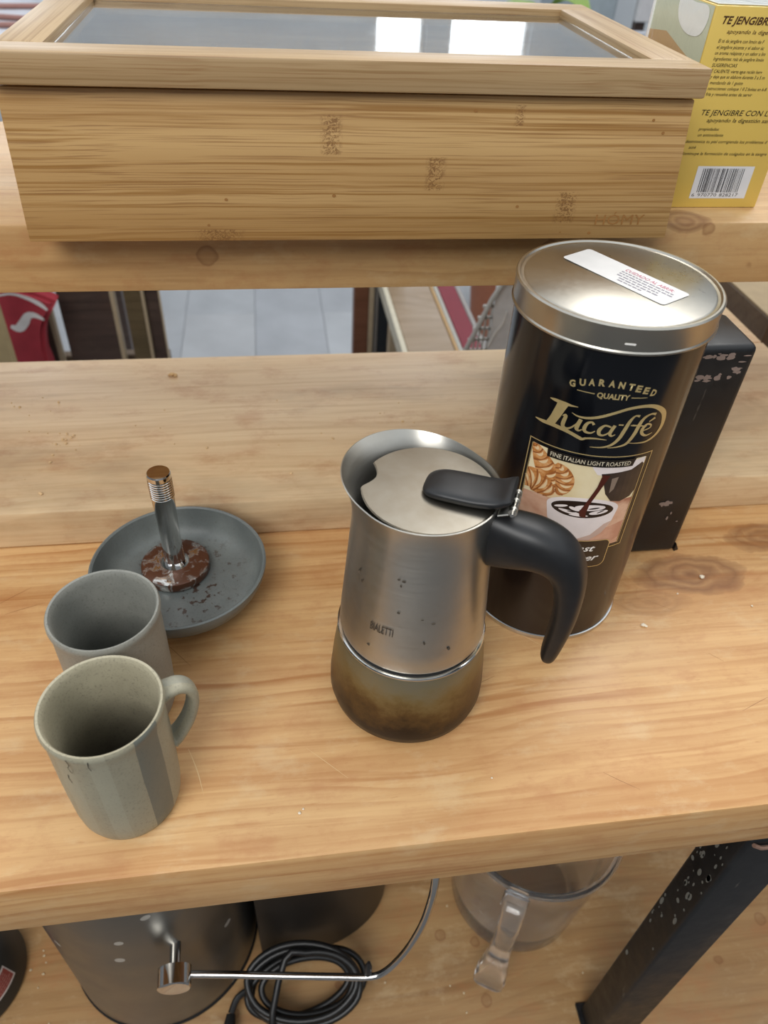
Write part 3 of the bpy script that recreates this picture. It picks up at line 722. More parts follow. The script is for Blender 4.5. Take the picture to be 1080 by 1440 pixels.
def croissant(path, lay):
    pts = smooth_path(path, 8); n = len(pts); L = []; R = []; nm = []
    for i, (x, y, w_) in enumerate(pts):
        a, b = pts[max(0, i-1)], pts[min(n-1, i+1)]
        d = math.hypot(b[0]-a[0], b[1]-a[1]) or 1; nx, ny = -(b[1]-a[1])/d, (b[0]-a[0])/d
        nm.append((nx, ny)); L.append((x+nx*w_, y+ny*w_)); R.append((x-nx*w_, y-ny*w_))
    pp([clip(L + R[::-1])], M_cro, lay)
    for i in range(3, n-3, 5):                      # rolled bands: shadowed seam, then a glazed back
        seam = []; glaze = []
        for k in range(9):
            f = -1 + k/4; bow = 1.3*(1-f*f)
            tx, ty = nm[i][1], -nm[i][0]; w_ = pts[i][2]
            seam.append((pts[i][0] + nm[i][0]*w_*f*0.97 + tx*bow, pts[i][1] + nm[i][1]*w_*f*0.97 + ty*bow, 0.45 + 0.5*abs(f)))
            g = f*0.62 + 0.15
            glaze.append((pts[i][0] + nm[i][0]*w_*g + tx*(bow+1.5), pts[i][1] + nm[i][1]*w_*g + ty*(bow+1.5), 1.5*(1-f*f) + 0.1))
        for st, m_, l_ in ((seam, M_crd, 0.4), (glaze, M_crl, 0.7)):
            bm = bm_ribbon([[(max(px0+0.05, x)/1000, min(pz1-0.05, y)/1000, w_/1000) for x, y, w_ in st]], 2)
            mesh_obj('picture_detail', put2d(bm, tmap, 0.00004 + 0.00004*(lay + l_)), m_, pic, smooth=False)
croissant([(-30.0, 139.0, 1.0), (-26.5, 135.0, 3.4), (-22.5, 129.5, 5.4), (-18.5, 124.0, 6.0), (-15.5, 118.5, 4.6), (-13.5, 113.5, 2.0)], 2)
croissant([(-15.5, 131.5, 1.2), (-11.8, 128.2, 3.6), (-9.4, 123.0, 4.8), (-9.6, 117.5, 4.0), (-12.0, 112.8, 1.4)], 3)
croissant([(-32.0, 113.5, 4.0), (-28.0, 116.5, 6.6), (-23.0, 116.5, 7.2), (-18.0, 114.0, 5.6), (-14.5, 110.8, 2.2)], 4)
pp([[(1.5, 134.6), (px1, 138.4), (px1, 134), (24, 131), (17, 130.5), (8, 129), (5.5, 129.4)]], M_cup, 3)
pp([[(7.5, 130.0), (17, 131.0), (23, 131.8), (27, 134.5), (29.6, 136.2), (29.6, 117), (27.5, 113.2), (22, 111.0), (16.5, 112.0), (12.5, 117), (10.5, 122.5)]], M_pot, 4)
pp([[(13.6, 127), (17, 128), (16.2, 120), (14.4, 117.5)]], plain('pot_shine', '8b7a6c', 0.3), 5)
pp([[(4.2, 95.5), (19.5, 93), (29.0, 96), (29.6, 84), (24, 81), (10, 82)]], pmat('printed_hand', [(0.4, 'c08a72'), (0.6, 'dcae94')], (40, 40, 40)), 2)
pp([[(-15.5, 106), (22.4, 106), (20.8, 97), (17.0, 89.5), (11.0, 84.5), (-2.5, 84.5), (-9.5, 89.5), (-13.5, 97)]], M_cup, 5)
pp([[(21.0, 97.8), (17.0, 89.5), (11.0, 84.5), (3.0, 84.5), (11.0, 88.5), (17, 96.0)]], M_cup2, 6)
pp([ellipse(3.4, 106.6, 19.0, 7.2, 36)], M_cup, 6)
pp([ellipse(3.4, 105.9, 16.4, 5.6, 36)], M_cof, 7)
rs = random.Random(21)
for (u, v_, a, b, r_) in ((7, 107.5, 8.0, 2.0, 0.05), (-3, 103.5, 6.0, 1.0, -0.15), (12, 104.5, 5.0, 1.3, 0.2), (-8, 106.5, 3.5, 0.8, 0.3), (2, 101.9, 5.0, 0.7, 0.0), (-1, 106, 3, 1.0, -0.3)):
    pp([ellipse(u, v_, a, b, 20, r_)], M_cup, 8)
for (u, v_, a, b, r_) in ((9, 107.2, 3.0, 0.5, 0.2), (13, 105.0, 2.2, 0.4, 0.5), (-2, 104.0, 2.4, 0.4, 0.0)):
    pp([ellipse(u, v_, a, b, 14, r_)], M_cof, 9)
pp([[(8.2, 129.6), (12.2, 129.2), (9.5, 121.0), (6.0, 110), (5.4, 104), (6.0, 100.6), (2.6, 101.5), (1.6, 104.5), (3.6, 110), (7.2, 121.5)]], M_str, 10)
pp([[(25.5, 138.4), (29.6, 138.4), (29.6, 134.2)]], M_cup, 6)
band = tprint('title_band', bm_poly2([mm([(-21.4, 139.0), (23.6, 139.0), (22.6, 134.4), (-21.0, 134.4)])], 0.003), plain('dark_band', '191512', 0.3), 0.0005)
tprint('title_lettering', bm_shift(bm_text('FINE ITALIAN LIGHT ROASTED', width=0.0405, height=0.0026, bold=0.01), -0.0195, 0.1354), plain('pale_gold_ink', 'cfc5ad', 0.4), 0.0006)
for p in ([(px1, pz0), (px1+0.4, pz0), (px1+0.4, pz1), (px1, pz1)], [(px0-0.4, pz0), (px0, pz0), (px0, pz1), (px0-0.4, pz1)]):
    tprint('inner_gold_line', bm_poly2([mm(p)]), M_gold, 0.0003)
lb0 = rrect(-24.5, 63.6, 24.6, 84.2, 4.0, 6); lb1 = rrect(-24.0, 64.1, 24.1, 83.7, 3.6, 6)
o = tprint('blend_label', bm_poly2([mm(lb0)], 0.003), M_gold, 0.0005); o['label'] = 'gold outlined label at the picture foot'
tprint('blend_label', bm_poly2([mm(lb1)], 0.003), plain('label_brown', '2a201a', 0.3), 0.00056)
tprint('blend_lettering', bm_shift(bm_text('Roast', width=0.0185, height=0.0047, shear=0.35, bold=0.02), -0.0022, 0.0762), M_white, 0.0006)
tprint('blend_lettering', bm_shift(bm_text('Filter', width=0.0190, height=0.0047, shear=0.35, bold=0.02), 0.0012, 0.0690), M_white, 0.0006)

# ------------------------------------------------------------ moka pot
PX, PY = 0.0640, 0.2532
pot = thing('moka_pot', 'steel stovetop coffee pot with heat-stained base and black handle', 'coffee pot', (PX, PY, 0.0002))
AZ = rad(-25); hx, hy = math.cos(AZ), math.sin(AZ)
o = mesh_obj('boiler', bm_lathe([(0.0, 0.0), (0.0345, 0.0), (0.0385, 0.0012), (0.0412, 0.0045), (0.0425, 0.0100), (0.0424, 0.0170), (0.0410, 0.0330), (0.0388, 0.0520), (0.0380, 0.0545), (0.0300, 0.0550), (0.0, 0.0550)], 128), M_burnt, pot)
o['label'] = 'brown heat-stained water chamber'
mesh_obj('joint_ring', bm_lathe([(0.030, 0.0551), (0.0381, 0.0551), (0.0388, 0.0555), (0.0389, 0.0561), (0.0385, 0.0567), (0.0373, 0.0570), (0.030, 0.0570)], 128), M_rimsteel, pot)
mesh_obj('gap_shade_ring', bm_lathe([(0.028, 0.05705), (0.0368, 0.05705), (0.0368, 0.05915), (0.028, 0.05915)], 96), M_dark, pot)  # dark ring standing in for the shade inside the joint gap
SP = rad(122)
def lip(i, r, z, th):
    f = max(0.0, min(1.0, (z - 0.128)/0.0205))
    b = max(0.0, math.cos(th - SP))**1.6
    return r + 0.0080*b*f**2.4, z + 0.0016*b*f
outer = [(0.0295, 0.0592), (0.0366, 0.0592), (0.0374, 0.0595), (0.0377, 0.0604), (0.0371, 0.072), (0.0356, 0.092), (0.0342, 0.112), (0.0332, 0.126), (0.0328, 0.133), (0.0328, 0.139), (0.0331, 0.1435), (0.0337, 0.1470), (0.0341, 0.1486)]
inner = [(0.0336, 0.1488), (0.0328, 0.1464), (0.0320, 0.1435), (0.0318, 0.139), (0.0318, 0.133), (0.0322, 0.126), (0.0334, 0.110), (0.0350, 0.085), (0.0360, 0.066), (0.0, 0.064)]
mesh_obj('pot_body', bm_lathe(outer + inner, 144, rfun=lip, cap0=True, cap1=False), M_steel, pot)
mesh_obj('coffee_funnel', bm_lathe([(0.0, 0.0645), (0.009, 0.0645), (0.006, 0.09), (0.0055, 0.118), (0.0075, 0.119), (0.0075, 0.124), (0.0, 0.126)], 32), M_steel, pot)
# hinged lid with a bite at the spout
lc = (0.0014*hx, 0.0014*hy); poly = []
for k in range(120):
    th = 2*PI*k/120; r = 0.0306
    d = (th - rad(155) + PI) % (2*PI) - PI
    r -= 0.0058*max(0.0, math.cos(min(1.0, abs(d)/0.30)*PI/2))**0.8
    poly.append((lc[0] + r*math.cos(th), lc[1] + r*math.sin(th)))
plid = mesh_obj('lid', bm_prism(poly, 0.1452, 0.1466, bev=0.0004), M_lidsteel, pot)
plid['label'] = 'dull worn steel lid'
zaxis = Vector((0, 0, 1)); side = Vector((-hy, hx, 0))
def rz(rho, z, s=0.0): return Vector((rho*hx, rho*hy, z)) + side*s
# thumb lever
lv = [(-0.0005, 0.1474, 0.0045, 0.0008), (0.0002, 0.1480, 0.0068, 0.0016), (0.0025, 0.1486, 0.0088, 0.0022), (0.007, 0.1492, 0.0100, 0.0026), (0.014, 0.1495, 0.0104, 0.0027), (0.022, 0.1497, 0.0104, 0.0027), (0.029, 0.1504, 0.0100, 0.0026), (0.0335, 0.1517, 0.0098, 0.0024), (0.0368, 0.1538, 0.0098, 0.0020), (0.0385, 0.1552, 0.0096, 0.0010)]
lv = smooth_path(lv, 4)
lever = mesh_obj('thumb_lever', bm_sweep([rz(a, b, 0.0015) for a, b, _, _ in lv], [(c, d) for _, _, c, d in lv], side=side, n=32, p=3.2), M_black, plid)
lever['label'] = 'black plastic thumb lever'
# hinge: knuckles and pin
hz = 0.1500; hr = 0.0400
for k in range(5):
    a0 = -0.0080 + k*0.0030
    mesh_obj('hinge_knuckle', bm_sweep([rz(hr, hz, a0), rz(hr, hz, a0+0.0026)], (0.0019, 0.0019), side=zaxis, n=16), M_chrome if k % 2 else M_steel, pot)
mesh_obj('hinge_pin', bm_sweep([rz(hr, hz, -0.0098), rz(hr, hz, 0.0080)], (0.0009, 0.0009), side=zaxis, n=12), M_chrome, pot)
mesh_obj('hinge_leaf', bm_sweep([rz(0.0340, 0.1472, -0.0015), rz(0.0385, 0.1492, -0.0015)], (0.0075, 0.0005), side=side, n=12, p=6), M_steel, pot)
# handle
hd = [(0.0318, 0.1275, 0.0092, 0.0155), (0.0360, 0.1278, 0.0098, 0.0150), (0.0430, 0.1285, 0.0108, 0.0138), (0.0520, 0.1290, 0.0114, 0.0122), (0.0605, 0.1268, 0.0112, 0.0108), (0.0670, 0.1215, 0.0107, 0.0092), (0.0712, 0.1130, 0.0101, 0.0078), (0.0732, 0.1000, 0.0095, 0.0066), (0.0736, 0.0860, 0.0088, 0.0058), (0.0728, 0.0720, 0.0080, 0.0050), (0.0718, 0.0610, 0.0074, 0.0042), (0.0714, 0.0575, 0.0060, 0.0030)]
hd = smooth_path(hd, 5)
h = mesh_obj('handle', bm_sweep([rz(a, b) for a, b, _, _ in hd], [(c, d) for _, _, c, d in hd], side=side, n=36, p=2.7), M_black, pot, angle=60)
h['label'] = 'black plastic handle curving down'
# engraved maker's name on the body
def potmap(u, v, l):
    z = v; r = 0.0379 + (z-0.0592)/(0.126-0.0592)*(0.0332-0.0379) + l
    th = rad(-126.3) + u/0.0362
    return (r*math.cos(th), r*math.sin(th), z)
bm = bm_text('BIALETTI', width=0.0120, height=0.0052, align='CENTER', bold=0.004)
for v in bm.verts: v.co.y += 0.0832 + v.co.x*0.06
mesh_obj('engraved_lettering', put2d(bm, potmap, 0.0004), plain('engraved_dark', '3b352e', 0.6), pot, smooth=False)
bm = bmesh.new(); rs = random.Random(17)
bl = []
for (u, v_, a, b) in ((0.0085, 0.1195, 0.0010, 0.0006), (0.0060, 0.1200, 0.0008, 0.0005), (0.0073, 0.1165, 0.0004, 0.0008), (0.0075, 0.100, 0.0008, 0.0006), (0.021, 0.082, 0.0005, 0.001), (0.0245, 0.0945, 0.0011, 0.0003), (0.019, 0.0975, 0.0008, 0.0003), (-0.006, 0.0715, 0.0009, 0.0005), (-0.017, 0.113, 0.0003, 0.0022), (-0.0145, 0.108, 0.0003, 0.0012), (0.0335, 0.0755, 0.0008, 0.0012)):
    bl.append(ellipse(u, v_, a, b, 9, rs.uniform(-0.5, 0.5)))
o = mesh_obj('dark_scuffs', put2d(bm_poly2(bl), potmap, 0.0004), plain('scuff_dark', '4a443a', 0.6), pot, smooth=False); o['kind'] = 'stuff'
o = None

# ------------------------------------------------------------ mugs, saucer, tamper
def mug(name, label, x, y, r, hgt, mat_out, mat_in, handle_az=None):
    th = thing(name, label, 'cup', (x, y, 0.0002))
    k = r/0.0265
    P1 = [(0.0, 0.0012), (0.0170*k, 0.0010), (0.0180*k, 0.0), (0.0205*k, 0.0), (0.0228*k, 0.0022), (0.0242*k, 0.0065), (0.0250*k, 0.0140), (0.0255*k, 0.0300), (0.0257*k, hgt*0.6), (0.0257*k, hgt*0.88), (0.0262*k, hgt*0.935), (0.0267*k, hgt*0.965), (0.0266*k, hgt*0.987), (0.0260*k, hgt)]
    P2 = [(0.0260*k, hgt), (0.0250*k, hgt*0.996), (0.0243*k, hgt*0.98), (0.0238*k, hgt*0.95), (0.0236*k, hgt*0.85), (0.0235*k, hgt*0.5), (0.0230*k, 0.014), (0.0210*k, 0.0065), (0.0170*k, 0.0045), (0.0, 0.0040)]
    def wob(i, r_, z, t): return r_*(1 + 0.004*math.sin(2*t+1) + 0.003*math.sin(3*t)), z
    mesh_obj('cup_body', bm_lathe(P1, 96, rfun=wob, cap1=False), mat_out, th)
    i = mesh_obj('cup_inside', bm_lathe(P2, 96, rfun=wob, cap0=False), mat_in, th)
    i['label'] = 'coffee-stained inside'
    if handle_az is not None:
        a = rad(handle_az); c, s = math.cos(a), math.sin(a)
        pth = [(0.0253, 0.0712), (0.0288, 0.0721), (0.0330, 0.0720), (0.0368, 0.0688), (0.0386, 0.0625), (0.0376, 0.0545), (0.0348, 0.0465), (0.0312, 0.0405), (0.0280, 0.0365), (0.0254, 0.0350)]
        pth = smooth_path(pth, 5); n = len(pth)
        secs = []
        for j in range(n):
            e = abs(j/(n-1) - 0.5)*2
            secs.append((0.0048 + 0.0012*e**3, 0.0026 + 0.0008*e**4))
        mesh_obj('handle', bm_sweep([(q*c, q*s, z) for q, z in pth], secs, side=(-s, c, 0), n=20, p=2.4), mat_out, th, angle=60)
    return th
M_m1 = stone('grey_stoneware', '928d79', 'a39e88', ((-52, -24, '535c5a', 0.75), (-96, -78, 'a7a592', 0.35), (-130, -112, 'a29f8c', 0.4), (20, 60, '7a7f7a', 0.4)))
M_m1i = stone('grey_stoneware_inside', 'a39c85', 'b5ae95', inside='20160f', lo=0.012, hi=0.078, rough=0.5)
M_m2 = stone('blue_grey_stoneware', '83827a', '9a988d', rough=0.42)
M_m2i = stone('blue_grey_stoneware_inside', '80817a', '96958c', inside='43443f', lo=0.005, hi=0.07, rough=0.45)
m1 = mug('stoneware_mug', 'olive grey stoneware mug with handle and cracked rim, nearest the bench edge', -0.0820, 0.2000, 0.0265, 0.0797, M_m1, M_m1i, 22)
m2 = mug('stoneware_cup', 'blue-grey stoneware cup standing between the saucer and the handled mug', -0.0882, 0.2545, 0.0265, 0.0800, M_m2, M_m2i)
# cracks in the front mug
def crack(pts, inside=False):
    bm = bmesh.new(); prev = None
    for (az, z) in pts:
        r = 0.02325 if inside else 0.02585 if z < 0.068 else 0.0268
        a = rad(az); q = Vector((r*math.cos(a), r*math.sin(a), z)); tn = Vector((-math.sin(a), math.cos(a), 0))*0.00018
        pr = (bm.verts.new(q+tn), bm.verts.new(q-tn))
        if prev: bm.faces.new((prev[0], prev[1], pr[1], pr[0]))
        prev = pr
    mesh_obj('crack', bm, M_ink, m1, smooth=False)
crack([(-113, 0.0780), (-111, 0.0745), (-113.5, 0.072), (-112, 0.069), (-114, 0.066)])
crack([(-93, 0.0780), (-94, 0.0745), (-92.5, 0.0715)])
crack([(-120, 0.063), (-121, 0.060), (-119, 0.057)])

SX, SY = -0.0640, 0.3318
sau = thing('saucer', 'blue-grey stoneware saucer dusted with coffee grounds behind the cups', 'saucer', (SX, SY, 0.0002))
mesh_obj('saucer_body', bm_lathe([(0.0, 0.0040), (0.0270, 0.0036), (0.0282, 0.0), (0.0312, 0.0), (0.0328, 0.0040), (0.0420, 0.0115), (0.0484, 0.0190), (0.0512, 0.0250), (0.0522, 0.0294), (0.0521, 0.0307), (0.0511, 0.0312), (0.0501, 0.0304), (0.0490, 0.0256), (0.0474, 0.0200), (0.0448, 0.0158), (0.0405, 0.0130), (0.0330, 0.0118), (0.0, 0.0114)], 128),
         stone('saucer_stoneware', '616664', '767b77', grounds=True, rough=0.36), sau)
def stained_chrome():
    t = NT('coffee_stained_chrome'); P = t.coord()
    n1 = t.noise(P, 110, 5, 0.65, 0.6)
    m = t.ramp(n1, [(0.40, 0.0), (0.50, 1.0)])
    t.set(Base_Color=t.mix(m, lin('cfccc6'), lin('5a3826')), Metallic=t.math('SUBTRACT', 1.0, t.math('MULTIPLY', m, 0.75)), Roughness=t.ramp(m, [(0, 0.07), (1, 0.3)]))
    return t.m
M_stc = stained_chrome()
tam = thing('coffee_tamper', 'chrome coffee tamper standing on the blue-grey saucer', 'tamper', (-0.0686, 0.3460, 0.0120))
o = mesh_obj('tamper_base', bm_lathe([(0.0, 0.0), (0.0200, 0.0), (0.0208, 0.0006), (0.0210, 0.0014), (0.0210, 0.0052), (0.0206, 0.0060), (0.0194, 0.0065), (0.0120, 0.0071), (0.0, 0.0073)], 96), M_stc, tam)
o['label'] = 'chrome foot smeared with coffee'
hp = [(0.0, 0.0070), (0.0088, 0.0071), (0.0080, 0.0085), (0.0066, 0.0100), (0.0063, 0.0115), (0.0062, 0.0200), (0.0060, 0.0300), (0.0060, 0.0400), (0.0063, 0.0500), (0.0067, 0.0580), (0.0069, 0.0610)]
z = 0.0612
for k in range(8):
    hp += [(0.0069, z), (0.0062, z+0.0004), (0.0062, z+0.0008), (0.0069, z+0.0012)]; z += 0.0017
hp += [(0.0069, z+0.0008), (0.0068, z+0.0022), (0.0063, z+0.0030), (0.0, z+0.0032)]
mesh_obj('tamper_grip', bm_lathe(hp, 64), M_chrome, tam, angle=25)

# ------------------------------------------------------------ on the lower shelf
LZ = -0.4369
def spotted_steel():
    t = NT('spotted_steel'); P = t.coord()
    n1 = t.noise(P, 26, 4)
    vo = t.n('TexVoronoi', dict(feature='F1'), Vector=P, Scale=42.0)
    pk = t.math('GREATER_THAN', t.sep(vo.outputs['Color'])[0], 0.55)
    m = t.math('MULTIPLY', t.math('LESS_THAN', vo.outputs['Distance'], 0.16), pk)
    t.set(Base_Color=t.mix(m, lin('8b8983'), lin('b5b1a8')), Metallic=t.math('SUBTRACT', 0.92, t.math('MULTIPLY', m, 0.6)), Roughness=t.ramp(n1, [(0.3, 0.3), (0.7, 0.45)]))
    return t.m
ap = thing('citrus_press', 'steel and black kitchen appliance with chrome bail under the worktop', 'appliance', (-0.132, 0.303, LZ))
o = mesh_obj('steel_drum', bm_lathe([(0.0, 0.004), (0.0835, 0.004), (0.0850, 0.006), (0.0850, 0.300), (0.0830, 0.310), (0.0780, 0.314), (0.0, 0.316)], 128), spotted_steel(), ap); o['label'] = 'spotted steel drum'
mesh_obj('drum_foot', bm_lathe([(0.0, 0.0), (0.0850, 0.0), (0.0862, 0.0015), (0.0862, 0.0034), (0.0852, 0.0042), (0.0, 0.0042)], 128), M_dark, ap)
hb = []
for k in range(33):
    a = -PI/2 + PI*k/32
    hb.append((0.1200 + 0.095*math.cos(a), 0.021 + 0.062*math.sin(a)))
hb += [(0.070, 0.083), (0.0760, 0.0450), (0.0870, 0.0250), (0.0885, 0.0), (0.0872, -0.0220), (0.0900, -0.036)]
o = mesh_obj('black_housing', bm_prism(hb, 0.0005, 0.316, bev=0.003), plain('black_housing_plastic', '1d1c1b', 0.4, var=0.25, scale=30), ap, angle=40); o['label'] = 'black plastic housing'
mesh_obj('pivot_knob', bm_sweep([(0.034, -0.0760, 0.169), (0.0345, -0.0935, 0.169), (0.0345, -0.0937, 0.169), (0.035, -0.1068, 0.1685), (0.035, -0.1078, 0.1685)], [(0.0040, 0.0040), (0.0040, 0.0040), (0.0122, 0.0122), (0.0122, 0.0122), (0.0112, 0.0112)], side=(1, 0, 0), n=36), M_chrome, ap)
bail = smooth_path([(0.0455, -0.0990, 0.168), (0.070, -0.1020, 0.1675), (0.110, -0.1075, 0.167), (0.150, -0.1130, 0.1668), (0.176, -0.1165, 0.1675), (0.187, -0.1165, 0.172), (0.1975, -0.1150, 0.190), (0.2065, -0.1140, 0.222), (0.2130, -0.1120, 0.262), (0.2150, -0.1080, 0.315), (0.214, -0.085, 0.345), (0.214, -0.03, 0.360), (0.217, 0.02, 0.345), (0.2185, 0.022, 0.30), (0.2185, 0.022, 0.20), (0.2165, 0.0215, 0.165)], 6)
mesh_obj('chrome_bail', bm_sweep(bail, (0.0026, 0.0026), n=14), M_chrome, ap, angle=60)
mesh_obj('bail_stop', bm_sweep([(0.176, -0.1150, 0.168), (0.176, -0.1140, 0.181), (0.1762, -0.1135, 0.188)], [(0.0028, 0.0028), (0.0028, 0.0028), (0.0012, 0.0012)], side=(1, 0, 0), n=12), M_black, ap)
# coiled cable
cab = thing('power_cable', 'coiled black power cable lying in front of the steel appliance', 'cable', (-0.004, 0.2300, LZ + 0.001))
rs = random.Random(9); pts = []
for k in range(5*14+1):
    a = 2*PI*k/14 + 2.0; lp = k/14
    rx = 0.046 + 0.007*math.sin(lp*2.1) + rs.uniform(-.001, .001); ry = 0.023 + 0.005*math.cos(lp*1.7)
    tilt = 0.14*math.sin(lp*1.3)
    x, y = rx*math.cos(a), ry*math.sin(a)*1.0
    pts.append((x*math.cos(tilt) - y*math.sin(tilt) + 0.003*math.sin(lp*3), x*math.sin(tilt) + y*math.cos(tilt) - 0.0012*lp, 0.0035 + 0.0050*lp + max(0.0, y + 0.028)*0.6))
pts += [(-0.03, -0.036, 0.026), (-0.005, -0.040, 0.012), (0.004, -0.055, 0.0048), (0.002, -0.080, 0.0042), (-0.004, -0.105, 0.0042)]
mesh_obj('cable', bm_sweep(smooth_path(pts, 3), (0.0030, 0.0030), n=10), M_cable, cab, angle=80)
mesh_obj('plug', bm_sweep([(-0.066, -0.012, 0.0095), (-0.068, -0.026, 0.0095), (-0.070, -0.040, 0.0095), (-0.071, -0.052, 0.009), (-0.072, -0.058, 0.009)], [(0.0040, 0.0036), (0.0062, 0.0056), (0.0080, 0.0072), (0.0086, 0.0080), (0.0074, 0.0070)], side=(1, 0, 0), n=18, p=3), M_cable, cab)
mesh_obj('strain_relief', bm_sweep(smooth_path([(-0.046, 0.004, 0.020), (-0.060, 0.000, 0.012), (-0.066, -0.011, 0.0095)], 4), (0.0031, 0.0031), n=10), M_cable, cab)

# clear jug
JX, JY = 0.2120, 0.2990
jug = thing('clear_jug', 'clear plastic jug with a chunky handle under the worktop', 'jug', (JX, JY, LZ + 0.0002))
jp = [(0.0, 0.0), (0.0560, 0.0), (0.0605, 0.002), (0.0625, 0.008), (0.0645, 0.04), (0.0690, 0.11), (0.0715, 0.150), (0.0740, 0.1555), (0.0755, 0.1590), (0.0745, 0.1620), (0.0720, 0.1625), (0.0695, 0.1605), (0.0685, 0.150), (0.0662, 0.11), (0.0618, 0.04), (0.0600, 0.012), (0.0560, 0.006), (0.0, 0.005)]
mesh_obj('jug_body', bm_lathe(jp, 112), M_clear, jug)
ja = rad(-120); jc, js = math.cos(ja), math.sin(ja)
def jr(rho, z): return (rho*jc, rho*js, z)
jh = [(0.0722, 0.150, .0090, .0060), (0.0800, 0.1515, .0095, .0060), (0.0890, 0.146, .0095, .0058), (0.0950, 0.132, .0090, .0055), (0.0985, 0.110, .0090, .0060), (0.1010, 0.085, .0105, .0075), (0.1030, 0.062, .0132, .0085), (0.1040, 0.045, .0138, .0080), (0.1045, 0.036, .0118, .0060)]
jh = smooth_path(jh, 4)
mesh_obj('handle', bm_sweep([jr(a, b) for a, b, _, _ in jh], [(c, d) for _, _, c, d in jh], side=(-js, jc, 0), n=24, p=4.5), M_clear, jug, angle=50)
mesh_obj('handle_bracket', bm_box((-0.011, -0.0735, 0.120), (0.011, -0.0712, 0.150), 0.001, 1), M_clear, jug).rotation_euler = (0, 0, ja + PI/2)
# black round base with a red label
rb = thing('black_appliance', 'round black appliance base with a red label, at the lower left', 'appliance', (-0.3125, 0.2800, LZ + 0.0002))
mesh_obj('base_body', bm_lathe([(0.0, 0.0), (0.0520, 0.0), (0.0535, 0.002), (0.0530, 0.008), (0.0420, 0.0400), (0.0400, 0.0420), (0.0375, 0.0420), (0.0365, 0.0400), (0.0340, 0.0380), (0.0330, 0.0410), (0.0, 0.0430)], 96), plain('charcoal_plastic', '2b2a27', 0.45), rb)
mesh_obj('rubber_ring', bm_lathe([(0.0300, 0.0416), (0.0320, 0.0418), (0.0325, 0.0450), (0.0312, 0.0462), (0.0290, 0.0450)], 96, cap0=False, cap1=False), M_dark, rb)
def rbmap(u, v, l):
    f = v; r = 0.0530 + (0.0420-0.0530)*f + l; a = u
    return (r*math.cos(a), r*math.sin(a), 0.008 + 0.032*f + l*0.3)
def strip2(a0, a1, v0, v1, n=16, cut=0.0):
    out = []
    for k in range(n):
        t0, t1 = a0+(a1-a0)*k/n, a0+(a1-a0)*(k+1)/n
        out.append([(t0, v0), (t1, v0), (t1, v1), (t0, v1)])
    return out
o = mesh_obj('warning_label', put2d(bm_poly2(strip2(rad(-75), rad(-8), 0.28, 0.86)), rbmap, 0.0003), plain('label_edge', 'd9cfc9', 0.5), rb, smooth=False); o['label'] = 'white-edged red label'
mesh_obj('warning_label', put2d(bm_poly2(strip2(rad(-74), rad(-9.5), 0.34, 0.80)), rbmap, 0.0005), plain('label_red', '93433c', 0.5), rb, smooth=False)
lines = []; rs = random.Random(2)
for k in range(5):
    a = rad(-70)
    while a < rad(-14):
        d = rs.uniform(0.02, 0.06); v0 = 0.40 + k*0.08
        lines.append([(a, v0), (a+d, v0), (a+d, v0+0.025), (a, v0+0.025)]); a += d + 0.015
mesh_obj('label_small_print', put2d(bm_poly2(lines), rbmap, 0.0007), plain('label_pale', 'b9837a', 0.5), rb, smooth=False)

# ------------------------------------------------------------ beyond the bench
M_dkw = pine('dark_stained_board', '4a3a33', '2c211d', stains=0.1, freq=40)
M_olv = pine('olive_stained_board', '5e4f36', '42361f', stains=0.1, freq=40)
M_raw = plain('raw_board_edge', 'a9977c', 0.6)
def vboard(parent, x0, x1, y, z0, z1, mat, edge):
    b = mesh_obj('slat', bm_box((x0, y, z0), (x1, y+0.016, z1), 0.001, 1), mat, parent, world=True, smooth=False)
    mesh_obj('raw_edge', bm_box((x1+0.0001, y-0.0005, z0), (x1+edge, y+0.0165, z1), 0.0005, 1), M_raw, b, world=True, smooth=False)
sl = thing('slatted_chair', 'dark wooden slatted chair standing on the floor beyond the bench', 'chair', (-0.32, 1.32, FZ))
vboard(sl, -0.500, -0.3950, 1.300, FZ+0.0005, 0.02, M_dkw, 0.0075)
vboard(sl, -0.3720, -0.2830, 1.300, FZ+0.0005, 0.02, M_dkw, 0.0075)
vboard(sl, -0.2590, -0.2295, 1.300, FZ+0.0005, 0.02, M_olv, 0.0050)
vboard(sl, -0.2240, -0.2010, 1.310, FZ+0.0005, 0.02, M_dkw, 0.0015)
mesh_obj('seat_rail', bm_box((-0.500, 1.330, -0.455), (-0.200, 1.350, -0.390), 0.002, 1), plain('brown_rail', '6b5a4a', 0.6), sl, world=True, smooth=False)
mesh_obj('top_rail', bm_box((-0.500, 1.330, -0.06), (-0.200, 1.350, 0.0), 0.002, 1), plain('brown_top_rail', '5b4a3e', 0.6), sl, world=True, smooth=False)
mesh_obj('leg', bm_box((-0.47, 1.332, FZ+0.0005), (-0.44, 1.348, -0.456), 0.002, 1), M_dkw, sl, world=True, smooth=False)
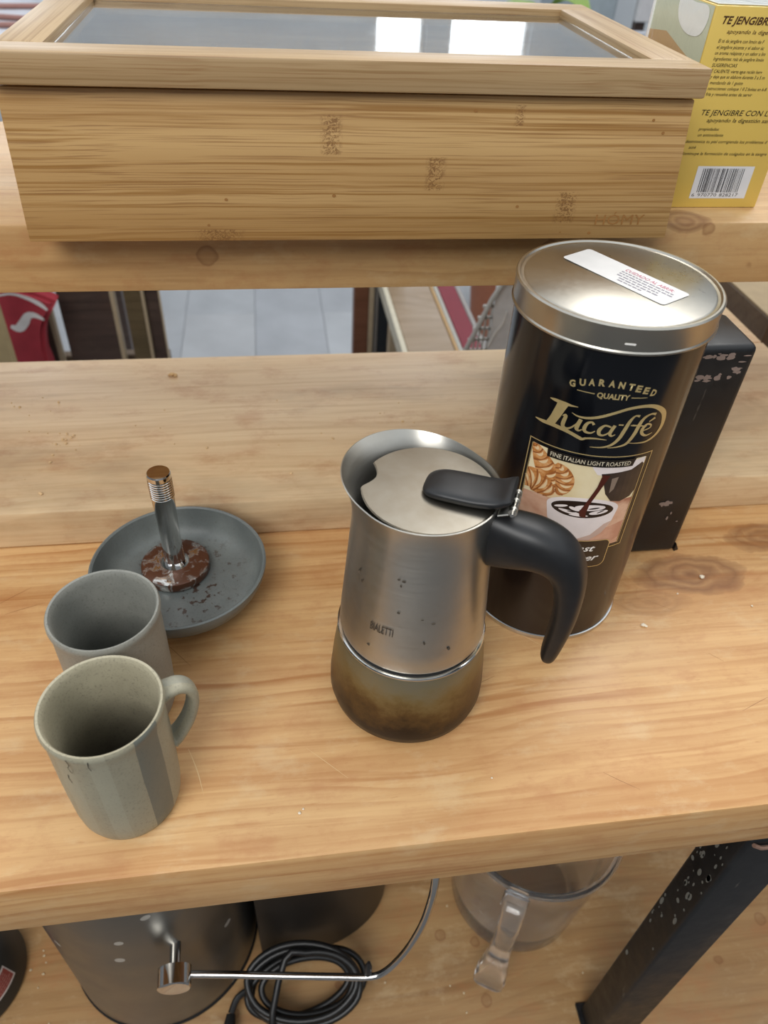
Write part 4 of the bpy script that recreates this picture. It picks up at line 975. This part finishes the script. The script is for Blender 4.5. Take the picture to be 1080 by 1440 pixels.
# red cushion hanging on the chair
cu = thing('red_cushion', 'red cushion with a white swoosh on the slatted chair', 'cushion', (-0.42, 1.25, -0.33))
cpoly = [(-0.470, -0.215), (-0.437, -0.2085), (-0.405, -0.2150), (-0.362, -0.2350), (-0.3640, -0.2470), (-0.3850, -0.2800), (-0.3960, -0.3300), (-0.3990, -0.4200), (-0.470, -0.4200)]
cpoly = [p[:2] for p in smooth_path([(a, b) for a, b in cpoly], 3, closed=True)]
bm = bm_prism([(x, z) for x, z in cpoly], -0.018, 0.018, bev=0.007)
for v in bm.verts: v.co = Vector((v.co.x, 1.255 - v.co.z, v.co.y))
M_red = plain('red_cloth', 'a32f3c', 0.75, var=0.15, scale=30)
mesh_obj('cushion_body', bm, M_red, cu, world=True, angle=60)
wv = lambda u, v, l: (u, 1.2365 - l, v)
bm = bm_ribbon([[(-0.440, -0.2785, 0.006), (-0.428, -0.2820, 0.0145), (-0.417, -0.2720, 0.0155), (-0.408, -0.2600, 0.0125), (-0.398, -0.2585, 0.010), (-0.388, -0.2640, 0.006), (-0.3835, -0.2680, 0.0025)]], 6)
o = mesh_obj('white_swoosh', put2d(bm, wv, 0.0002), plain('white_cloth', 'd8d6d6', 0.75), cu, world=True, smooth=False)
bm = bm_ribbon([[(-0.450, -0.2240, 0.003), (-0.425, -0.2200, 0.004), (-0.403, -0.2270, 0.006), (-0.385, -0.2380, 0.008), (-0.374, -0.2500, 0.004)]], 6)
mesh_obj('white_piping', put2d(bm, wv, 0.0002), plain('white_trim', 'd8d6d6', 0.75), cu, world=True, smooth=False)
mesh_obj('hanging_loop', bm_sweep([(-0.414, 1.255, -0.2165), (-0.413, 1.25, -0.206), (-0.408, 1.25, -0.204), (-0.404, 1.255, -0.2165)], (0.004, 0.002), n=8), M_raw, cu, world=True)
cb = thing('pale_board', 'pale narrow board upright in front of the red cushion', 'board', (-0.43, 1.15, FZ))
mesh_obj('board', bm_box((-0.445, 1.15, FZ+0.0005), (-0.4215, 1.168, -0.1), 0.001, 1), plain('pale_wood', 'ab9a74', 0.6), cb, world=True, smooth=False)
# posts to the right of the floor gap
bp = thing('brown_post', 'reddish brown wooden post standing on the floor beyond the bench', 'post', (0.192, 1.51, FZ))
mesh_obj('post_body', bm_box((0.1755, 1.500, FZ+0.012), (0.2080, 1.530, -0.02), 0.002, 1), pine('brown_post_wood', '6f4733', '57341f', stains=0.1, freq=48), bp, world=True, smooth=False)
mesh_obj('pale_edge', bm_box((0.2082, 1.498, FZ+0.012), (0.2190, 1.530, -0.02), 0.001, 1), M_raw, bp, world=True, smooth=False)
mesh_obj('post_foot', bm_box((0.1725, 1.495, FZ+0.0005), (0.2220, 1.535, FZ+0.0119), 0.001, 1), M_dkw, bp, world=True, smooth=False)
bk = thing('black_screen', 'blue-black upright screen beside the reddish brown post', 'screen', (0.25, 1.52, FZ))
mesh_obj('panel_sheet', bm_box((0.2290, 1.500, FZ+0.0005), (0.2800, 1.540, -0.02), 0.002, 1), plain('blue_black_paint', '1f242a', 0.5), bk, world=True, smooth=False)
mesh_obj('panel_trim', bm_box((0.2225, 1.4985, FZ+0.0005), (0.2288, 1.5400, -0.02), 0.001, 1), plain('grey_trim', '77726c', 0.6), bk, world=True, smooth=False)
# low wooden bench running away from us
lb = thing('low_wooden_bench', 'low pale wooden bench seen through the gap beyond the worktop', 'bench', (0.275, 1.25, FZ))
mesh_obj('seat_board', bm_box((0.2320, 1.04, -0.330), (0.3180, 1.48, -0.300), 0.002, 1), pine('weathered_seat_wood', '93806a', '7a664e', stains=0.1, freq=40, slope=0), lb, world=True, smooth=False)
mesh_obj('white_edge', bm_box((0.2220, 1.04, -0.330), (0.2318, 1.48, -0.2990), 0.001, 1), plain('whitewashed_edge', 'c4bda9', 0.6), lb, world=True, smooth=False)
mesh_obj('pale_edge', bm_box((0.3182, 1.04, -0.330), (0.3240, 1.48, -0.2985), 0.001, 1), plain('tan_edge', 'b08f62', 0.6), lb, world=True, smooth=False)
for yy in (1.06, 1.40):
    mesh_obj('leg', bm_box((0.24, yy, FZ+0.0005), (0.31, yy+0.03, -0.3305), 0.002, 1), M_raw, lb, world=True, smooth=False)
# folded red cloth leaning on it, and the white mesh crate
rc = thing('red_folder', 'dark red folder with white edges leaning beside the low bench', 'folder', (0.36, 1.30, FZ))
def slab(name, q0, q1, wd, z0, z1, mat, parent):
    (xa, ya), (xb, yb) = q0, q1
    d = Vector((xb-xa, yb-ya, 0)).normalized(); nn = Vector((-d.y, d.x, 0))*wd
    poly = [(xa, ya), (xb, yb), (xb+nn.x, yb+nn.y), (xa+nn.x, ya+nn.y)]
    return mesh_obj(name, bm_prism(poly, z0, z1, bev=0.001), mat, parent, world=True, smooth=False)
slab('folder_edge', (0.3300, 1.04), (0.3330, 1.60), -0.008, FZ+0.0005, -0.3135, plain('white_card_edge', 'a9a9a2', 0.6), rc)
slab('folder_cover', (0.3390, 1.04), (0.3420, 1.60), -0.036, FZ+0.0005, -0.3135, plain('dark_red_card', '741a2a', 0.6), rc)
slab('folder_edge', (0.3760, 1.04), (0.3790, 1.60), -0.009, FZ+0.0005, -0.3135, plain('grey_card_edge', '8f8b88', 0.6), rc)
wc = thing('white_mesh_crate', 'white plastic crate with mesh sides behind the coffee tin', 'crate', (0.37, 1.10, FZ))
M_wp = plain('white_plastic', 'e9ebec', 0.3)
M_mesh = plain('grey_mesh_plastic', 'c4c4bf', 0.5)
mesh_obj('crate_wall', bm_box((0.3260, 1.003, FZ+0.0005), (0.5200, 1.008, -0.06), 0.001, 1), M_wp, wc, world=True, smooth=False)
mesh_obj('crate_wall', bm_box((0.5150, 0.7500, FZ+0.0005), (0.5200, 1.0025, -0.06), 0.001, 1), M_wp, wc, world=True, smooth=False)
mesh_obj('crate_floor', bm_box((0.3300, 0.7500, FZ+0.0005), (0.5145, 1.0025, FZ+0.006), 0.001, 1), M_wp, wc, world=True, smooth=False)
mesh_obj('rim', bm_sweep([(0.286, 0.998, -0.222), (0.302, 0.998, -0.178), (0.320, 0.998, -0.128), (0.334, 0.998, -0.100), (0.36, 0.998, -0.092), (0.52, 0.998, -0.090)], (0.004, 0.004), n=8), plain('grey_rim', 'bdbcb6', 0.4), wc, world=True)
bm = bmesh.new()
for k in range(12):
    zz = -0.34 + k*0.018
    bm_box((0.285 + max(0, (zz+0.222))*0.30, 1.0000, zz), (0.3258, 1.0028, zz+0.004), bm=bm)
for k in range(6):
    xx = 0.288 + k*0.0068
    bm_box((xx, 1.0000, -0.36), (xx+0.0022, 1.0028, -0.225 + k*0.018), bm=bm)
o = mesh_obj('mesh_side', bm, M_mesh, wc, world=True, smooth=False); o['kind'] = 'stuff'
mesh_obj('crease', bm_sweep([(0.3270, 1.0015, -0.205), (0.3330, 1.0015, -0.186), (0.3440, 1.0015, -0.168), (0.3470, 1.0015, -0.150)], (0.0018, 0.0018), n=8), M_white, wc, world=True)
# brown beam at the right
bb = thing('brown_beam', 'brown wooden beam lying beyond the right end of the back board', 'beam', (0.60, 0.9, -0.06))
mesh_obj('beam_body', bm_box((0.5480, 0.700, -0.0600), (0.6100, 1.30, -0.0130), 0.001, 1), pine('brown_beam_wood', '75604a', '5a4530', stains=0.1, freq=40), bb, world=True, smooth=False)
mesh_obj('beam_top', bm_box((0.5482, 0.7002, -0.0128), (0.6098, 1.2998, -0.0100), 0.0005, 1), plain('pale_beam_top', 'a8926f', 0.6), bb, world=True, smooth=False)
mesh_obj('leg', bm_box((0.5600, 0.75, FZ+0.0005), (0.6000, 0.79, -0.0602), 0.001, 1), M_dkw, bb, world=True, smooth=False)
mesh_obj('leg', bm_box((0.5600, 1.21, FZ+0.0005), (0.6000, 1.25, -0.0602), 0.001, 1), M_dkw, bb, world=True, smooth=False)
# far table with odds and ends, top left of the picture
ft = thing('far_table', 'pale table far behind the bench at the upper left', 'table', (-0.62, 2.2, FZ))
M_pt = plain('pale_table_top', 'c3c4cc', 0.5)
mesh_obj('table_top', bm_box((-1.05, 1.88, 0.0), (-0.36, 2.55, 0.02), 0.002, 1), M_pt, ft, world=True, smooth=False)
for (a, b) in ((-1.02, 1.91), (-0.42, 1.91), (-1.02, 2.48), (-0.42, 2.48)):
    mesh_obj('leg', bm_box((a, b, FZ+0.0005), (a+0.035, b+0.035, -0.0003), 0.002, 1), M_dkw, ft, world=True, smooth=False)
M_rod = plain('reddish_rod', '9a6f66', 0.5)
for i, (z_, y_, d) in enumerate(((0.0262, 2.05, 0.02), (0.0262, 2.16, -0.03), (0.0262, 2.30, 0.03))):
    r_ = tag(mesh_obj('wooden_rod', bm_sweep([(-0.75, y_-d, z_), (-0.46, y_+d, z_)], (0.006, 0.006), n=10), M_rod), 'thin reddish wooden rod, %s of three on the far pale table' % ('nearest', 'middle one', 'farthest')[i], 'rod', 'rods on the far table')
tg_ = thing('teal_glass', 'pale teal drinking glass on the far table', 'glass', (-0.500, 2.42, 0.0202))
mesh_obj('glass_wall', bm_lathe([(0.0, 0.0), (0.026, 0.0), (0.032, 0.09), (0.029, 0.09), (0.0235, 0.006), (0.0, 0.006)], 32), clear('teal_glass', lin('9fd4cd')), tg_)
# upper right: grey-blue cabinet, white pallet, plant
gc = thing('blue_grey_cabinet', 'blue-grey cabinet against the far wall at the upper right', 'cabinet', (1.05, 2.75, FZ))
mesh_obj('cabinet_body', bm_box((0.955, 2.60, FZ+0.0005), (1.085, 2.95, 0.30), 0.004, 1), plain('blue_grey_paint', '9aa6ae', 0.5), gc, world=True, smooth=False)
mesh_obj('door', bm_box((0.962, 2.588, FZ+0.05), (1.078, 2.5998, 0.29), 0.003, 1), plain('blue_grey_door', 'a0acb4', 0.5), gc, world=True, smooth=False)
wp = thing('white_pallet', 'whitewashed pallet of wide boards beside the blue-grey cabinet', 'pallet', (1.17, 2.43, FZ))
for k in range(7):
    z0 = FZ + 0.02 + k*0.15
    mesh_obj('plank', bm_box((1.075, 2.42, z0), (1.40, 2.44, z0+0.128), 0.003, 1), plain('whitewash_%d' % k, ('c9c9cc', 'd2cfcb', 'c6c9d2')[k % 3], 0.6), wp, world=True, smooth=False)
for xx in (1.085, 1.36):
    mesh_obj('stile', bm_box((xx, 2.4402, FZ+0.0005), (xx+0.03, 2.465, 0.20), 0.002, 1), M_dkw, wp, world=True, smooth=False)
pn = thing('potted_plant', 'green leafy potted plant far behind the bamboo box', 'plant', (0.79, 2.35, FZ))
mesh_obj('pot', bm_lathe([(0.0, 0.0), (0.10, 0.0), (0.13, 0.30), (0.115, 0.30), (0.11, 0.27), (0.0, 0.27)], 32), plain('terracotta', '9c5f43', 0.7), pn)
mesh_obj('stem', bm_sweep([(0, 0, 0.27), (0.01, 0, 0.55), (0.0, 0.0, 0.86)], (0.012, 0.012), n=8), plain('stem_green', '5a6b3a', 0.6), pn)
M_leaf = plain('leaf_green', '7f9a45', 0.5)
rs = random.Random(6)
for k in range(12):
    a = k*2.4; zz = 0.74 + 0.022*k; L = 0.16
    bm = bm_poly2([[(0, 0), (L*0.3, 0.032), (L*0.65, 0.035), (L, 0.0), (L*0.65, -0.035), (L*0.3, -0.032)]])
    for v in bm.verts:
        x, y = v.co.x, v.co.y
        v.co = Vector((x*math.cos(a) - y*math.sin(a), x*math.sin(a) + y*math.cos(a), zz + 0.35*x - 2.2*x*x + abs(y)*0.4))
    bmesh.ops.solidify(bm, geom=bm.faces[:], thickness=0.0012)
    mesh_obj('leaf', bm, M_leaf, pn)

# ------------------------------------------------------------ crumbs
def crumbs(name, label, spots, colr, kind='stuff'):
    bm = bmesh.new(); rs = random.Random(len(spots)*13 + 1)
    for (x, y, z, s) in spots:
        own = bmesh.new(); bmesh.ops.create_icosphere(own, subdivisions=1, radius=s)
        for v in own.verts: v.co = Vector((v.co.x*rs.uniform(.7, 1.4) + x, v.co.y*rs.uniform(.7, 1.3) + y, z + max(0, v.co.z*0.7 + s*0.6)))
        join(bm, own)
    o = tag(mesh_obj(name, bm, plain(name + '_crumb', colr, 0.8), smooth=False), label, 'crumbs'); o['kind'] = kind
rs = random.Random(31); bp_ = []
bz = 0.0301
for cx, cy, n, sd_ in ((-0.154, 0.462, 14, 0.006), (-0.185, 0.512, 8, 0.018), (-0.10, 0.46, 8, 0.03), (-0.16, 0.44, 8, 0.02), (0.02, 0.45, 8, 0.03), (0.09, 0.47, 6, 0.02)):
    for k in range(n):
        y = cy + rs.gauss(0, sd_)
        if 0.39 < y < 0.575: bp_.append((cx + rs.gauss(0, sd_), y, bz, rs.choice((0.0004, 0.0006, 0.0006, 0.0011))))
crumbs('bread_crumbs', 'pale bread crumbs scattered on the raised back board', bp_, 'd9b88a')
crumbs('large_crumb', 'largest pale crumb near the far edge of the back board', [(-0.083, 0.549, bz, 0.0022), (-0.0805, 0.548, bz, 0.0018), (-0.0855, 0.5495, bz, 0.0012)], 'e2c08c')
crumbs('worktop_crumbs', 'white flecks scattered on the worktop right of the coffee tin', [(0.278, 0.318, 0.0001, 0.0016), (0.221, 0.281, 0.0001, 0.0014), (0.2225, 0.280, 0.0001, 0.001), (0.255, 0.305, 0.0001, 0.0007), (0.30, 0.29, 0.0001, 0.0008), (0.10, 0.19, 0.0001, 0.0006), (0.0, 0.182, 0.0001, 0.0008), (0.002, 0.184, 0.0001, 0.0006)], 'e9dcc4')
ls = [(random.uniform(-0.28, -0.22), random.uniform(0.22, 0.33), LZ, random.choice((0.0008, 0.0012))) for k in range(14)] + [(random.uniform(0.05, 0.32), random.uniform(0.14, 0.3), LZ, 0.001) for k in range(14)]
crumbs('shelf_crumbs', 'pale crumbs scattered on the lower shelf', ls, 'd8c7a4')
